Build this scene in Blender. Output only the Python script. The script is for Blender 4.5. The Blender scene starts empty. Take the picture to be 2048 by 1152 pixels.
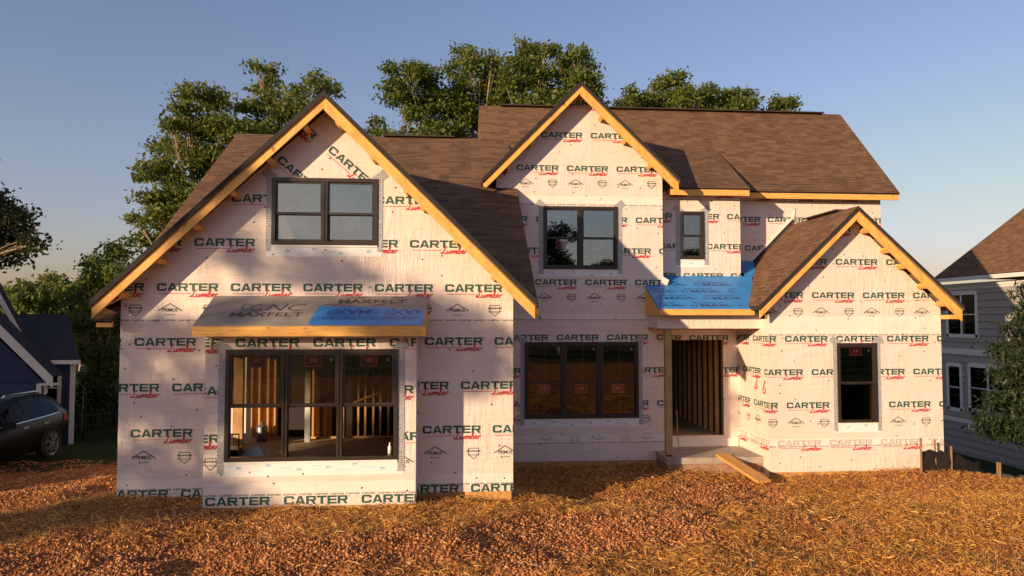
import bpy, math, random
import numpy as np
from mathutils import Vector, Euler
random.seed(7); rng = np.random.default_rng(7)
S = bpy.context.scene
COL = S.collection
R = math.radians

# ------------------------------------------------------------------ camera, sky, sun, exposure
FPX = 1430.0; YAW = R(4.7); PITCH = math.atan(62 / FPX); CAMZ = 3.1
cam = bpy.data.cameras.new('camera'); cam.sensor_width = 36; cam.lens = 36 * FPX / 2048
cam.clip_start = 0.1; cam.clip_end = 3000
camo = bpy.data.objects.new('camera', cam); COL.objects.link(camo)
camo.location = (0, 0, CAMZ); camo.rotation_euler = (R(90) + PITCH, 0, -YAW)
S.camera = camo

SUN_EL = R(11.5); SUN_AZ = R(50)          # azimuth: degrees to the left of the house front's normal
sdir = Vector((-math.sin(SUN_AZ) * math.cos(SUN_EL), -math.cos(SUN_AZ) * math.cos(SUN_EL), math.sin(SUN_EL)))
W = bpy.data.worlds.new('World'); S.world = W; W.use_nodes = True
wn = W.node_tree.nodes; wl = W.node_tree.links
bg = wn['Background']; sky = wn.new('ShaderNodeTexSky')
sky.sky_type = 'NISHITA'; sky.sun_disc = False
sky.sun_elevation = SUN_EL; sky.sun_rotation = math.atan2(sdir.x, sdir.y)
sky.altitude = 200; sky.air_density = 1.15; sky.dust_density = 1.6; sky.ozone_density = 2.2
# evening air: warmer and paler towards the horizon, a little more violet overhead
tcw = wn.new('ShaderNodeTexCoord'); sep = wn.new('ShaderNodeSeparateXYZ'); wl.new(tcw.outputs['Generated'], sep.inputs[0])
rw_ = wn.new('ShaderNodeValToRGB'); rw_.color_ramp.elements[0].position = 0.0; rw_.color_ramp.elements[0].color = (.85, .655, .76, 1)
rw_.color_ramp.elements[1].position = .42; rw_.color_ramp.elements[1].color = (.90, .75, .83, 1)
e_ = rw_.color_ramp.elements.new(.2); e_.color = (.92, .735, .795, 1)
wl.new(sep.outputs['Z'], rw_.inputs[0])
mu = wn.new('ShaderNodeMix'); mu.data_type = 'RGBA'; mu.blend_type = 'MULTIPLY'; mu.inputs[0].default_value = 1
wl.new(sky.outputs[0], mu.inputs[6]); wl.new(rw_.outputs[0], mu.inputs[7])
dk = wn.new('ShaderNodeMix'); dk.data_type = 'RGBA'; dk.blend_type = 'DARKEN'; dk.inputs[0].default_value = 1; dk.inputs[7].default_value = (4.2, 3.7, 3.5, 1)
wl.new(mu.outputs[2], dk.inputs[6])
wl.new(dk.outputs[2], bg.inputs[0]); bg.inputs[1].default_value = 0.15
sun = bpy.data.lights.new('sun', 'SUN'); sun.energy = 5.0; sun.angle = R(0.5); sun.color = (1.0, 0.72, 0.43)
suno = bpy.data.objects.new('sun', sun); COL.objects.link(suno)
suno.rotation_euler = sdir.to_track_quat('Z', 'Y').to_euler()
S.view_settings.view_transform = 'Standard'; S.view_settings.look = 'None'
S.view_settings.exposure = 0.47; S.view_settings.gamma = 1
S.cycles.max_bounces = 8; S.cycles.transparent_max_bounces = 16

def P(x, y, Y):
    """world point on the plane Y (metres from the camera) seen at photo pixel x, y (2048 wide)"""
    v = Vector(((x - 1024) / FPX, 1.0, -(y - 576) / FPX))
    v.rotate(Euler((PITCH, 0, 0))); v.rotate(Euler((0, 0, -YAW)))
    v *= Y / v.y
    return Vector((v.x, Y, v.z + CAMZ))
def PX(x, Y, y=638): return P(x, y, Y).x
def PZ(y, Y, x=1024): return P(x, y, Y).z

# ------------------------------------------------------------------ scene bookkeeping
def tag(o, label=None, cat=None, group=None, kind=None):
    if label: o['label'] = label
    if cat: o['category'] = cat
    if group: o['group'] = group
    if kind: o['kind'] = kind
    return o
BASE = {}
def thing(name, label, cat, loc=(0, 0, 0), group=None):
    o = bpy.data.objects.new(name, None); COL.objects.link(o); o.location = loc
    o.empty_display_size = 0.3
    BASE[o.name] = Vector(loc)
    return tag(o, label, cat, group)
def base_of(o):
    return BASE.get(o.name, Vector((0, 0, 0)))

class MB:
    def __init__(s): s.v = []; s.f = []; s.m = []; s.uv = []
    def face(s, pts, m=0, uv=None):
        i = len(s.v); s.v += [tuple(p) for p in pts]
        s.f.append(tuple(range(i, i + len(pts)))); s.m.append(m)
        s.uv.append(uv if uv else [(0, 0)] * len(pts))
    def prism(s, pts, d, m=0, mside=None, uvf=None):
        """polygon pts pushed along the vector d: a closed solid"""
        d = Vector(d); a = [Vector(p) for p in pts]; b = [p + d for p in a]
        ms = m if mside is None else mside
        s.face(a, m, uvf(a) if uvf else None); s.face(b[::-1], m, uvf(b[::-1]) if uvf else None)
        n = len(a)
        for i in range(n):
            j = (i + 1) % n
            q = [a[i], b[i], b[j], a[j]]
            s.face(q, ms, uvf(q) if uvf else None)
    def box(s, x0, y0, z0, x1, y1, z1, m=0):
        ax = max((x1 - x0, 0), (y1 - y0, 1), (z1 - z0, 2))[1]
        oth = [k for k in (0, 1, 2) if k != ax]
        off = random.random() * 9
        def uvf(q): return [(p[ax] + off, p[oth[0]] + p[oth[1]] + off) for p in q]
        s.prism([(x0, y0, z0), (x1, y0, z0), (x1, y0, z1), (x0, y0, z1)], (0, y1 - y0, 0), m, uvf=uvf)
    def bar(s, a, b, w, t, up=(0, 0, 1), m=0):
        """rectangular bar from a to b, w across, t along up"""
        a = Vector(a); b = Vector(b); d = (b - a).normalized(); up = Vector(up)
        sx = d.cross(up).normalized(); sz = sx.cross(d).normalized()
        off = random.random() * 9
        q = [a + sx * (w / 2 * i) + sz * (t / 2 * j) for i, j in ((-1, -1), (1, -1), (1, 1), (-1, 1))]
        def uvf(p): return [((Vector(k) - a).dot(d) + off, (Vector(k) - a).dot(sx) + (Vector(k) - a).dot(sz) + off) for k in p]
        s.prism(q, b - a, m, uvf=uvf)
    def tube(s, pts, rad, n=7, m=0, cap=True):
        pts = [Vector(p) for p in pts]; rings = []
        for k, p in enumerate(pts):
            d = (pts[min(k + 1, len(pts) - 1)] - pts[max(k - 1, 0)]).normalized()
            u = d.cross(Vector((0.3, 0.9, 0.1))).normalized(); w = d.cross(u)
            rings.append([p + (u * math.cos(6.2832 * i / n) + w * math.sin(6.2832 * i / n)) * rad[k] for i in range(n)])
        i0 = len(s.v)
        for r_ in rings: s.v += [tuple(p) for p in r_]
        for k in range(len(rings) - 1):
            for i in range(n):
                a = i0 + k * n; j = (i + 1) % n
                s.f.append((a + i, a + j, a + n + j, a + n + i)); s.m.append(m)
                s.uv.append([(i / n, k), ((i + 1) / n, k), ((i + 1) / n, k + 1), (i / n, k + 1)])
        if cap:
            for b_ in (i0, i0 + (len(rings) - 1) * n):
                s.f.append(tuple(range(b_, b_ + n))); s.m.append(m); s.uv.append([(0, 0)] * n)
    def lathe(s, c, axis, prof, n=20, m=0):
        """prof: list of (along, radius)"""
        c = Vector(c); ax = Vector(axis).normalized(); u = ax.orthogonal().normalized(); w = ax.cross(u)
        i0 = len(s.v)
        for t, r_ in prof:
            s.v += [tuple(c + ax * t + (u * math.cos(6.2832 * i / n) + w * math.sin(6.2832 * i / n)) * r_) for i in range(n)]
        for k in range(len(prof) - 1):
            for i in range(n):
                a = i0 + k * n; j = (i + 1) % n
                s.f.append((a + i, a + j, a + n + j, a + n + i)); s.m.append(m); s.uv.append([(0, 0)] * 4)
    def build(s, name, mats, parent=None, smooth=False):
        mats = mats if isinstance(mats, (list, tuple)) else [mats]
        b = base_of(parent) if parent else Vector((0, 0, 0))
        me = bpy.data.meshes.new(name)
        me.from_pydata([(x - b.x, y - b.y, z - b.z) for x, y, z in s.v], [], s.f)
        for m in mats: me.materials.append(m)
        me.polygons.foreach_set('material_index', s.m)
        uvl = me.uv_layers.new(name='UVMap')
        flat = [c for q in s.uv for p in q for c in p]
        uvl.data.foreach_set('uv', flat)
        if smooth: me.polygons.foreach_set('use_smooth', [True] * len(s.f))
        me.update()
        o = bpy.data.objects.new(name, me); COL.objects.link(o)
        if parent: o.parent = parent
        BASE[o.name] = b
        return o

def np_mesh(name, verts, faces, mats, parent=None, k=4, smooth=False):
    b = base_of(parent) if parent else Vector((0, 0, 0))
    verts = np.asarray(verts, np.float32) - np.array(b, np.float32)
    faces = np.asarray(faces, np.int32)
    me = bpy.data.meshes.new(name)
    me.vertices.add(len(verts)); me.vertices.foreach_set('co', verts.ravel())
    me.loops.add(faces.size); me.loops.foreach_set('vertex_index', faces.ravel())
    me.polygons.add(len(faces))
    me.polygons.foreach_set('loop_start', np.arange(0, faces.size, k, dtype=np.int32))
    me.polygons.foreach_set('loop_total', np.full(len(faces), k, np.int32))
    for m in (mats if isinstance(mats, (list, tuple)) else [mats]): me.materials.append(m)
    if smooth: me.polygons.foreach_set('use_smooth', np.ones(len(faces), bool))
    me.update(calc_edges=True)
    o = bpy.data.objects.new(name, me); COL.objects.link(o)
    if parent: o.parent = parent
    BASE[o.name] = b
    return o

# ------------------------------------------------------------------ materials
class N:
    """tiny node-tree writer"""
    def __init__(s, name):
        s.mat = bpy.data.materials.new(name); s.mat.use_nodes = True
        s.t = s.mat.node_tree; s.b = s.t.nodes['Principled BSDF']; s.out = s.t.nodes['Material Output']
    def n(s, typ, **kw):
        x = s.t.nodes.new(typ)
        for k, v in kw.items():
            if k in x.inputs: x.inputs[k].default_value = v
            else: setattr(x, k, v)
        return x
    def l(s, a, b): s.t.links.new(a, b)
    def coord(s, kind='Object', scale=(1, 1, 1), rot=(0, 0, 0)):
        tc = s.n('ShaderNodeTexCoord'); mp = s.n('ShaderNodeMapping')
        mp.inputs['Scale'].default_value = scale; mp.inputs['Rotation'].default_value = rot
        s.l(tc.outputs[kind], mp.inputs[0]); return mp.outputs[0]
    def noise(s, co, scale, detail=4, rough=.55):
        x = s.n('ShaderNodeTexNoise'); x.inputs['Scale'].default_value = scale
        x.inputs['Detail'].default_value = detail; x.inputs['Roughness'].default_value = rough
        s.l(co, x.inputs['Vector']); return x.outputs['Fac']
    def ramp(s, fac, stops):
        x = s.n('ShaderNodeValToRGB'); e = x.color_ramp.elements
        while len(e) < len(stops): e.new(0.5)
        for k, (p, c) in enumerate(stops):
            e[k].position = p; e[k].color = (*c, 1) if len(c) == 3 else c
        s.l(fac, x.inputs[0]); return x.outputs[0]
    def math(s, op, a, b=None):
        x = s.n('ShaderNodeMath', operation=op)
        for i, q in enumerate((a, b)):
            if q is None: continue
            if isinstance(q, (int, float)): x.inputs[i].default_value = q
            else: s.l(q, x.inputs[i])
        return x.outputs[0]
    def mix(s, fac, a, b):
        x = s.n('ShaderNodeMix', data_type='RGBA')
        for i, q in ((0, fac), (6, a), (7, b)):
            if isinstance(q, (int, float)): x.inputs[i].default_value = q
            elif isinstance(q, tuple): x.inputs[i].default_value = (*q, 1)
            else: s.l(q, x.inputs[i])
        return x.outputs[2]
    def bump(s, h, strength=.3, dist=.02):
        x = s.n('ShaderNodeBump'); x.inputs['Strength'].default_value = strength; x.inputs['Distance'].default_value = dist
        s.l(h, x.inputs['Height']); s.l(x.outputs[0], s.b.inputs['Normal'])
    def set(s, color=None, rough=.6, metal=0., spec=.5):
        if color is not None:
            if isinstance(color, tuple): s.b.inputs['Base Color'].default_value = (*color, 1)
            else: s.l(color, s.b.inputs['Base Color'])
        s.b.inputs['Roughness'].default_value = rough; s.b.inputs['Metallic'].default_value = metal
        s.b.inputs['Specular IOR Level'].default_value = spec
        return s.mat

def plain(name, c, rough=.6, metal=0., var=.12, scale=6., bump=0., spec=.5):
    n = N(name); co = n.coord(); f = n.noise(co, scale, 5)
    lo = tuple(k * (1 - var) for k in c); hi = tuple(min(1, k * (1 + var)) for k in c)
    col = n.ramp(f, [(.3, lo), (.7, hi)])
    if bump: n.bump(n.noise(co, scale * 6, 3), bump, .01)
    return n.set(col, rough, metal, spec)

def wrap_mat(name, c, wr=.6):
    n = N(name); co = n.coord()
    big = n.noise(co, 1.3, 3)
    col = n.ramp(big, [(.25, tuple(k * .94 for k in c)), (.75, tuple(min(1, k * 1.04) for k in c))])
    # creases run mostly up and down, gathered in patches; a fine woven grid lies under them
    co2 = n.coord(scale=(9, 9, 1.6), rot=(0, R(18), 0)); cr = n.noise(co2, 1.6, 4, .6)
    co3 = n.coord(scale=(2.0, 2.0, 11), rot=(0, R(7), 0)); cr2 = n.noise(co3, 1.0, 3, .5)
    patch = n.ramp(n.noise(co, .9, 2), [(.42, (0, 0, 0)), (.62, (1, 1, 1))])
    h = n.math('ADD', n.math('MULTIPLY', cr, patch), n.math('MULTIPLY', cr2, .8))
    weave = n.noise(n.coord(scale=(1, 1, .08)), 90, 1)
    h = n.math('ADD', h, n.math('MULTIPLY', weave, .05))
    n.bump(h, wr, .038)
    return n.set(col, .5, 0, .4)

def wood_mat(name, c, dark=.55, rough=.6):
    n = N(name); co = n.coord('UV', (1.2, 16, 1)); g = n.noise(co, 2.2, 6, .6)
    big = n.noise(n.coord('UV', (.7, 2, 1)), 1.5, 2)
    a = n.ramp(g, [(.28, tuple(k * dark for k in c)), (.5, c), (.75, tuple(min(1, k * 1.18) for k in c))])
    col = n.mix(n.math('MULTIPLY', big, .35), a, tuple(k * .72 for k in c))
    v = n.n('ShaderNodeTexVoronoi'); v.inputs['Scale'].default_value = 1.0
    n.l(n.coord('UV', (2.3, 9, 1)), v.inputs['Vector'])
    kn = n.ramp(v.outputs['Distance'], [(.05, (1, 1, 1)), (.13, (0, 0, 0))])
    col = n.mix(kn, col, tuple(k * .3 for k in c))
    n.bump(g, .15, .004)
    return n.set(col, rough)

def shingle_mat(name, a, b, d):
    n = N(name); co = n.coord('UV')
    br = n.n('ShaderNodeTexBrick'); br.offset = .37; br.offset_frequency = 1; br.squash = 1
    for k, v in (('Scale', 1.0), ('Brick Width', .27), ('Row Height', .125), ('Mortar Size', .0), ('Bias', -.1)): br.inputs[k].default_value = v
    br.inputs['Color1'].default_value = (*a, 1); br.inputs['Color2'].default_value = (*b, 1); br.inputs['Mortar'].default_value = (*d, 1)
    n.l(co, br.inputs['Vector'])
    br2 = n.n('ShaderNodeTexBrick'); br2.offset = .61; br2.offset_frequency = 1
    for k, v in (('Scale', 1.0), ('Brick Width', .21), ('Row Height', .125), ('Mortar Size', .0), ('Bias', -.25)): br2.inputs[k].default_value = v
    br2.inputs['Color1'].default_value = (0, 0, 0, 1); br2.inputs['Color2'].default_value = (1, 1, 1, 1)
    n.l(co, br2.inputs['Vector'])
    sp = n.n('ShaderNodeSeparateXYZ'); n.l(co, sp.inputs[0])
    fr = n.math('FRACT', n.math('DIVIDE', sp.outputs['Y'], .125))
    # the exposed half of each laminated tab is printed darker along its top
    tabs = n.math('MULTIPLY', br2.outputs['Color'], n.math('GREATER_THAN', fr, .5))
    col = n.mix(n.math('MULTIPLY', tabs, .85), br.outputs['Color'], d)
    gr = n.noise(n.coord('UV', (1, 1, 1)), 260, 2)
    col = n.mix(n.math('MULTIPLY', gr, .35), col, d)
    st = n.noise(n.coord('UV', (1, .3, 1)), .6, 3)
    col = n.mix(n.math('MULTIPLY', st, .25), col, a)
    h = n.math('ADD', n.math('MULTIPLY', fr, -1.0), n.math('MULTIPLY', br2.outputs['Color'], .5))
    n.bump(n.math('ADD', h, n.math('MULTIPLY', gr, .3)), .55, .012)
    return n.set(col, .9, 0, .2)

def leaf_mat(name, a, b, c, trans=.3):
    n = N(name); g = n.n('ShaderNodeNewGeometry')
    col = n.ramp(g.outputs['Random Per Island'], [(.0, a), (.55, b), (1., c)])
    n.set(col, .55, 0, .3)
    tr = n.n('ShaderNodeBsdfTranslucent'); n.l(n.mix(.5, col, tuple(min(1, k * 1.6) for k in c)), tr.inputs[0])
    mx = n.n('ShaderNodeMixShader'); mx.inputs[0].default_value = trans
    n.l(n.b.outputs[0], mx.inputs[1]); n.l(tr.outputs[0], mx.inputs[2]); n.l(mx.outputs[0], n.out.inputs[0])
    return n.mat

def glass_mat(name, refl, tint):
    n = N(name); gl = n.n('ShaderNodeBsdfGlossy'); gl.inputs['Roughness'].default_value = .015
    gl.inputs['Color'].default_value = (*refl[1], 1)
    wav = n.noise(n.coord(), 1.1, 1); b = n.n('ShaderNodeBump'); b.inputs['Strength'].default_value = .06; b.inputs['Distance'].default_value = .05
    n.l(wav, b.inputs['Height']); n.l(b.outputs[0], gl.inputs['Normal'])
    tp = n.n('ShaderNodeBsdfTransparent'); tp.inputs[0].default_value = (*tint, 1)
    fr = n.n('ShaderNodeFresnel'); fr.inputs[0].default_value = 1.5
    f = n.math('MINIMUM', n.math('ADD', n.math('MULTIPLY', fr.outputs[0], .8), refl[0]), 1.0)
    mx = n.n('ShaderNodeMixShader'); n.l(f, mx.inputs[0]); n.l(tp.outputs[0], mx.inputs[1]); n.l(gl.outputs[0], mx.inputs[2])
    n.l(mx.outputs[0], n.out.inputs[0]); return n.mat

def tape_mat(name):
    n = N(name); co = n.coord(scale=(1, 1, 1))
    br = n.n('ShaderNodeTexBrick'); br.offset = .5
    for k, v in (('Scale', 1.0), ('Brick Width', .062), ('Row Height', .03), ('Mortar Size', .0052), ('Bias', .0)): br.inputs[k].default_value = v
    br.inputs['Color1'].default_value = (.47, .46, .47, 1); br.inputs['Color2'].default_value = (.38, .37, .39, 1); br.inputs['Mortar'].default_value = (.14, .14, .16, 1)
    cb = n.n('ShaderNodeSeparateXYZ'); n.l(co, cb.inputs[0]); cm = n.n('ShaderNodeCombineXYZ')
    n.l(cb.outputs['X'], cm.inputs['X']); n.l(cb.outputs['Z'], cm.inputs['Y']); n.l(cm.outputs[0], br.inputs['Vector'])
    f = n.ramp(n.noise(co, 60, 2), [(.45, (0, 0, 0)), (.6, (1, 1, 1))])
    col = n.mix(n.math('MULTIPLY', f, .5), br.outputs['Color'], (.62, .6, .6))
    n.bump(n.noise(co, 14, 3), .3, .01)
    return n.set(col, .4)

M = {}
M['wrap'] = wrap_mat('house_wrap', (.755, .635, .575))
M['wrap2'] = wrap_mat('house_wrap_overlap', (.82, .725, .665), .4)
M['green'] = plain('green_print', (.018, .085, .062), .6)
M['red'] = plain('red_print', (.50, .025, .03), .6)
M['ink'] = plain('grey_print', (.10, .11, .10), .6)
M['fade'] = plain('faded_print', (.50, .44, .41), .6, var=.05)
M['osb'] = plain('osb_sheathing', (.50, .26, .085), .75, var=.35, scale=14, bump=.2)
M['nail'] = plain('cap_nail', (.16, .05, .04), .5)
M['back'] = plain('sheathing_back', (.33, .21, .12), .8, var=.25, scale=9)
M['wood'] = wood_mat('new_pine', (.82, .43, .105), .55)
M['stud'] = wood_mat('stud_pine', (.60, .34, .15))
M['post'] = wood_mat('treated_pine', (.46, .30, .12), .45)
M['plank'] = wood_mat('weathered_plank', (.66, .33, .085), .6)
M['shingle'] = shingle_mat('brown_shingle', (.215, .120, .068), (.115, .063, .037), (.034, .020, .013))
M['shingle_grey'] = shingle_mat('dark_shingle', (.045, .045, .055), (.035, .035, .043), (.02, .02, .026))
M['vent'] = plain('ridge_cap', (.05, .034, .026), .9)
M['edge'] = plain('roof_edge', (.022, .019, .019), .85)
M['bronze'] = plain('bronze_frame', (.035, .025, .02), .35, var=.1)
M['tape'] = tape_mat('flashing_tape')
M['sill'] = plain('white_sill_tape', (.80, .79, .78), .45, var=.05, scale=3, bump=.1)
M['blue_ink'] = plain('pale_blue_print', (.22, .42, .68), .5)
M['white'] = plain('white_label', (.80, .80, .78), .5, var=.03)
M['sticker'] = plain('red_sticker', (.42, .022, .03), .5, var=.06)
M['pale'] = plain('pale_sticker_print', (.72, .58, .55), .5)
M['felt'] = plain('grey_roof_felt', (.30, .255, .225), .85, var=.18, scale=3, bump=.25)
M['felt_ink'] = plain('felt_print', (.075, .055, .05), .7)
M['blue'] = plain('blue_underlayment', (.035, .23, .60), .5, var=.12, scale=2.5, bump=.12)
M['navy'] = plain('navy_print', (.02, .075, .22), .5)
M['concrete'] = plain('concrete', (.36, .30, .25), .85, var=.2, scale=4, bump=.2)
M['brickdirt'] = plain('dirty_block', (.34, .19, .12), .9, var=.3, scale=9, bump=.3)
M['floor'] = plain('dusty_subfloor', (.42, .30, .19), .8, var=.2, scale=2.2)
M['black'] = plain('black_plastic', (.012, .012, .013), .4)
M['dark'] = plain('dark_interior', (.022, .018, .016), .9)  # near-black that puts the shade of unlit rooms into colour; also evergreen bark
M['spray'] = plain('red_spray_paint', (.75, .02, .02), .5)
M['glass_sky'] = glass_mat('coated_glass', (.19, (.76, .82, .83)), (.95, .96, .95))
M['glass_dim'] = glass_mat('double_glass', (.035, (.8, .85, .85)), (.74, .72, .66))
M['glass_low'] = glass_mat('shaded_glass', (.055, (.85, .8, .75)), (.9, .88, .85))
M['bark'] = plain('bark', (.30, .22, .15), .9, var=.35, scale=5, bump=.5)
M['leafA'] = leaf_mat('leaf_mid', (.044, .074, .012), (.105, .148, .024), (.19, .21, .042), .4)
M['leafB'] = leaf_mat('leaf_olive', (.054, .08, .014), (.12, .155, .028), (.20, .215, .046), .38)
M['leafC'] = leaf_mat('leaf_deep', (.014, .026, .008), (.030, .046, .013), (.055, .068, .02), .2)
M['needle'] = leaf_mat('leaf_needle', (.014, .026, .012), (.026, .042, .018), (.04, .056, .022), .15)
M['straw'] = leaf_mat('straw', (.38, .14, .028), (.66, .30, .062), (.92, .58, .19), .2)
def soil_mat(name):
    n = N(name); co = n.coord(); f = n.noise(co, 1.6, 6, .65); f2 = n.noise(co, 22, 5, .7)
    col = n.mix(n.math('MULTIPLY', f2, .7), n.ramp(f, [(.3, (.29, .10, .036)), (.55, (.40, .165, .06)), (.75, (.47, .24, .095))]), (.18, .066, .026))
    # the neighbour's lawn begins where the graded soil ends
    sp = n.n('ShaderNodeSeparateXYZ'); n.l(co, sp.inputs[0])
    edge = n.math('ADD', n.math('ADD', sp.outputs['Y'], n.math('MULTIPLY', sp.outputs['X'], -.30)), n.math('MULTIPLY', n.noise(co, .8, 4), 2.2))
    lawn = n.math('MULTIPLY', n.math('GREATER_THAN', edge, 21.6), n.math('LESS_THAN', sp.outputs['X'], -5.0))
    lawn2 = n.math('GREATER_THAN', n.math('ADD', sp.outputs['Y'], n.math('MULTIPLY', n.noise(co, .6, 3), 3)), 27)
    lawn3 = n.math('MAXIMUM', n.math('GREATER_THAN', sp.outputs['X'], 15.2), n.math('LESS_THAN', sp.outputs['Y'], -13.0))
    lw = n.math('MAXIMUM', n.math('MAXIMUM', lawn, lawn2), lawn3)
    col = n.mix(lw, col, n.ramp(n.noise(co, 3, 5), [(.3, (.03, .042, .012)), (.7, (.055, .065, .02))]))
    n.bump(n.math('ADD', f2, n.math('MULTIPLY', n.noise(co, 70, 3), .5)), .9, .05)
    return n.set(col, .95, 0, .1)
M['soil'] = soil_mat('red_clay_soil')
def clod_mat():
    n = N('clay_clod'); g = n.n('ShaderNodeNewGeometry')
    col = n.ramp(g.outputs['Random Per Island'], [(.0, (.25, .085, .034)), (.6, (.44, .18, .072)), (1., (.60, .31, .15))])
    n.bump(n.noise(n.coord(), 60, 3), .4, .01)
    return n.set(col, .95, 0, .1)
M['clod'] = clod_mat()

# ------------------------------------------------------------------ lettering in the plane (u, v)
def rect(a, b, c, d): return [(a, b), (c, b), (c, d), (a, d)]
GL = {
 'C': (1.22, [[(0, .27), (.07, .08), (.26, 0), (.31, 0), (.31, 1), (.26, 1), (.07, .92), (0, .73)], rect(.31, .77, .92, 1), rect(.31, 0, .92, .23),
        [(.92, .63), (1.2, .63), (1.2, .78), (1.12, .94), (.97, 1), (.92, 1)], [(.92, 0), (.97, 0), (1.12, .06), (1.2, .22), (1.2, .37), (.92, .37)]]),
 'A': (1.20, [[(0, 0), (.29, 0), (.60, .80), (.60, 1), (.43, 1)], [(1.2, 0), (.77, 1), (.60, 1), (.60, .80), (.91, 0)], [(.356, .17), (.844, .17), (.765, .37), (.435, .37)]]),
 'R': (1.20, [rect(0, 0, .30, 1), [(.89, .38), (1.0, .38), (1.1, .43), (1.16, .54), (1.16, .85), (1.1, .96), (1.0, 1), (.89, 1)], rect(.30, .78, .89, 1), rect(.30, .38, .89, .59), [(.60, .38), (.92, .38), (1.2, 0), (.87, 0)]]),
 'T': (1.15, [rect(0, .77, 1.15, 1), rect(.42, 0, .73, .77)]),
 'E': (1.12, [rect(0, 0, .30, 1), rect(.30, .78, 1.1, 1), rect(.30, .40, 1.04, .61), rect(.30, 0, 1.1, .22)]),
}
def word(w, h=.130, gap=.1):
    x = 0; out = []
    for ch in w:
        adv, ps = GL[ch]
        out += [[((x + a) * h, b * h) for a, b in p] for p in ps]
        x += adv + gap
    return out, (x - gap) * h
def stroke(pts, t, smooth=True):
    """quads of width t along a polyline"""
    if smooth and len(pts) > 2:
        q = []
        for i in range(len(pts) - 1):
            p0 = pts[max(i - 1, 0)]; p1 = pts[i]; p2 = pts[i + 1]; p3 = pts[min(i + 2, len(pts) - 1)]
            for s in (0, .5):
                q.append(tuple(.5 * (2 * p1[k] + (p2[k] - p0[k]) * s + (2 * p0[k] - 5 * p1[k] + 4 * p2[k] - p3[k]) * s * s + (3 * p1[k] - p0[k] - 3 * p2[k] + p3[k]) * s ** 3) for k in (0, 1)))
        pts = q + [pts[-1]]
    L = []; n = len(pts)
    for i in range(n):
        a = pts[max(i - 1, 0)]; b = pts[min(i + 1, n - 1)]
        dx, dy = b[0] - a[0], b[1] - a[1]; d = math.hypot(dx, dy) or 1
        L.append((pts[i][0] - dy / d * t / 2, pts[i][1] + dx / d * t / 2, pts[i][0] + dy / d * t / 2, pts[i][1] - dx / d * t / 2))
    return [[(L[i][0], L[i][1]), (L[i][2], L[i][3]), (L[i + 1][2], L[i + 1][3]), (L[i + 1][0], L[i + 1][1])] for i in range(n - 1)]
LUM = [[(.78, .80), (.66, .95), (.52, .78), (.36, .3), (.16, .02), (0, .08), (.12, .16), (.34, .02), (.6, .0), (.74, .1)],
       [(.80, .42), (.70, .1), (.80, 0), (.96, .12), (1.1, .42), (1.02, .08), (1.1, 0), (1.22, .1)],
       [(1.2, 0), (1.33, .42)], [(1.26, .15), (1.46, .42), (1.53, .34), (1.42, 0)], [(1.5, .2), (1.69, .42), (1.76, .34), (1.66, 0)],
       [(1.73, .2), (1.92, .42), (1.98, .34), (1.9, .05), (2.0, 0), (2.12, .14)],
       [(2.12, .14), (2.4, .8), (2.33, .92), (2.2, .4), (2.18, .05), (2.32, 0), (2.47, .16), (2.43, .36), (2.3, .4)],
       [(2.56, .2), (2.76, .28), (2.79, .4), (2.67, .43), (2.59, .2), (2.67, 0), (2.84, .06)],
       [(2.9, 0), (3.03, .43)], [(2.98, .25), (3.16, .43), (3.3, .36)]]
_cw, CW = word('CARTER')
def carter(green=1, red=2, lumber=True):
    """list of (polygon, material index, lift)"""
    h = .130
    out = [(p, green, .003 + .0002 * (k % 3)) for k, p in enumerate(_cw)]
    if lumber:
        for k, s in enumerate(LUM):
            out += [([(CW - 3.52 * h + a * h * 1.07, -.75 * h + b * h * .95) for a, b in q], red, .0032 + .0002 * k + .00004 * j) for j, q in enumerate(stroke(s, .135))]
        out.append((rect(.2 * h, -.36 * h, CW - 3.35 * h, -.29 * h), red, .003))
    # registered-trade dot
    out.append((rect(CW + .12 * h, .86 * h, CW + .24 * h, .98 * h), green, .003))
    return out
def mini():
    w, ww = word('CARTER', .028)
    return [(p, 3, .003 + .0002 * (k % 3)) for k, p in enumerate(w)]
def font_polys(body, height, xs=1.0, bold=0.0, shear=0.0):
    """outline of a word in Blender's built-in face as polygons, scaled to a cap height"""
    cu = bpy.data.curves.new('lettering', 'FONT'); cu.body = body; cu.offset = bold; cu.shear = shear; cu.resolution_u = 2
    ob = bpy.data.objects.new('lettering', cu); COL.objects.link(ob)
    me = ob.to_mesh()
    vs = [(v.co.x, v.co.y) for v in me.vertices]; fs = [[vs[i] for i in p.vertices] for p in me.polygons]
    ob.to_mesh_clear(); bpy.data.objects.remove(ob); bpy.data.curves.remove(cu)
    if not vs: return [], 0
    x0 = min(v[0] for v in vs); x1 = max(v[0] for v in vs); k = height / .73
    return [[((a - x0) * k * xs, b * k) for a, b in f] for f in fs], (x1 - x0) * k * xs
_prim, _pw = font_polys('PRIMUS', .058, .95, .025)
def primus():
    out = [([(a - _pw / 2, b - .035) for a, b in p], 3, .003) for p in _prim]
    out += [(q, 3, .003) for q in stroke([(-.19, -.02), (0, .10), (.19, -.02)], .018, False)]
    out += [(rect(-.07, -.1, -.045, -.075), 3, .003), (rect(-.03, -.094, .08, -.082), 3, .003)]
    return out
def shield():
    o = [(-.085, .075), (.085, .075), (.085, -.03), (0, -.105), (-.085, -.03), (-.085, .075)]
    out = [(q, 3, .003) for q in stroke(o, .015, False)]
    out += [(rect(-.115 + .03 * k, .012, -.115 + .03 * k + .02, .042), 3, .0034) for k in range(8)]
    out += [(rect(-.12, -.03, .12, -.022), 3, .0034), (rect(-.09, -.05, .09, -.043), 3, .0034)]
    return out
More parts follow.
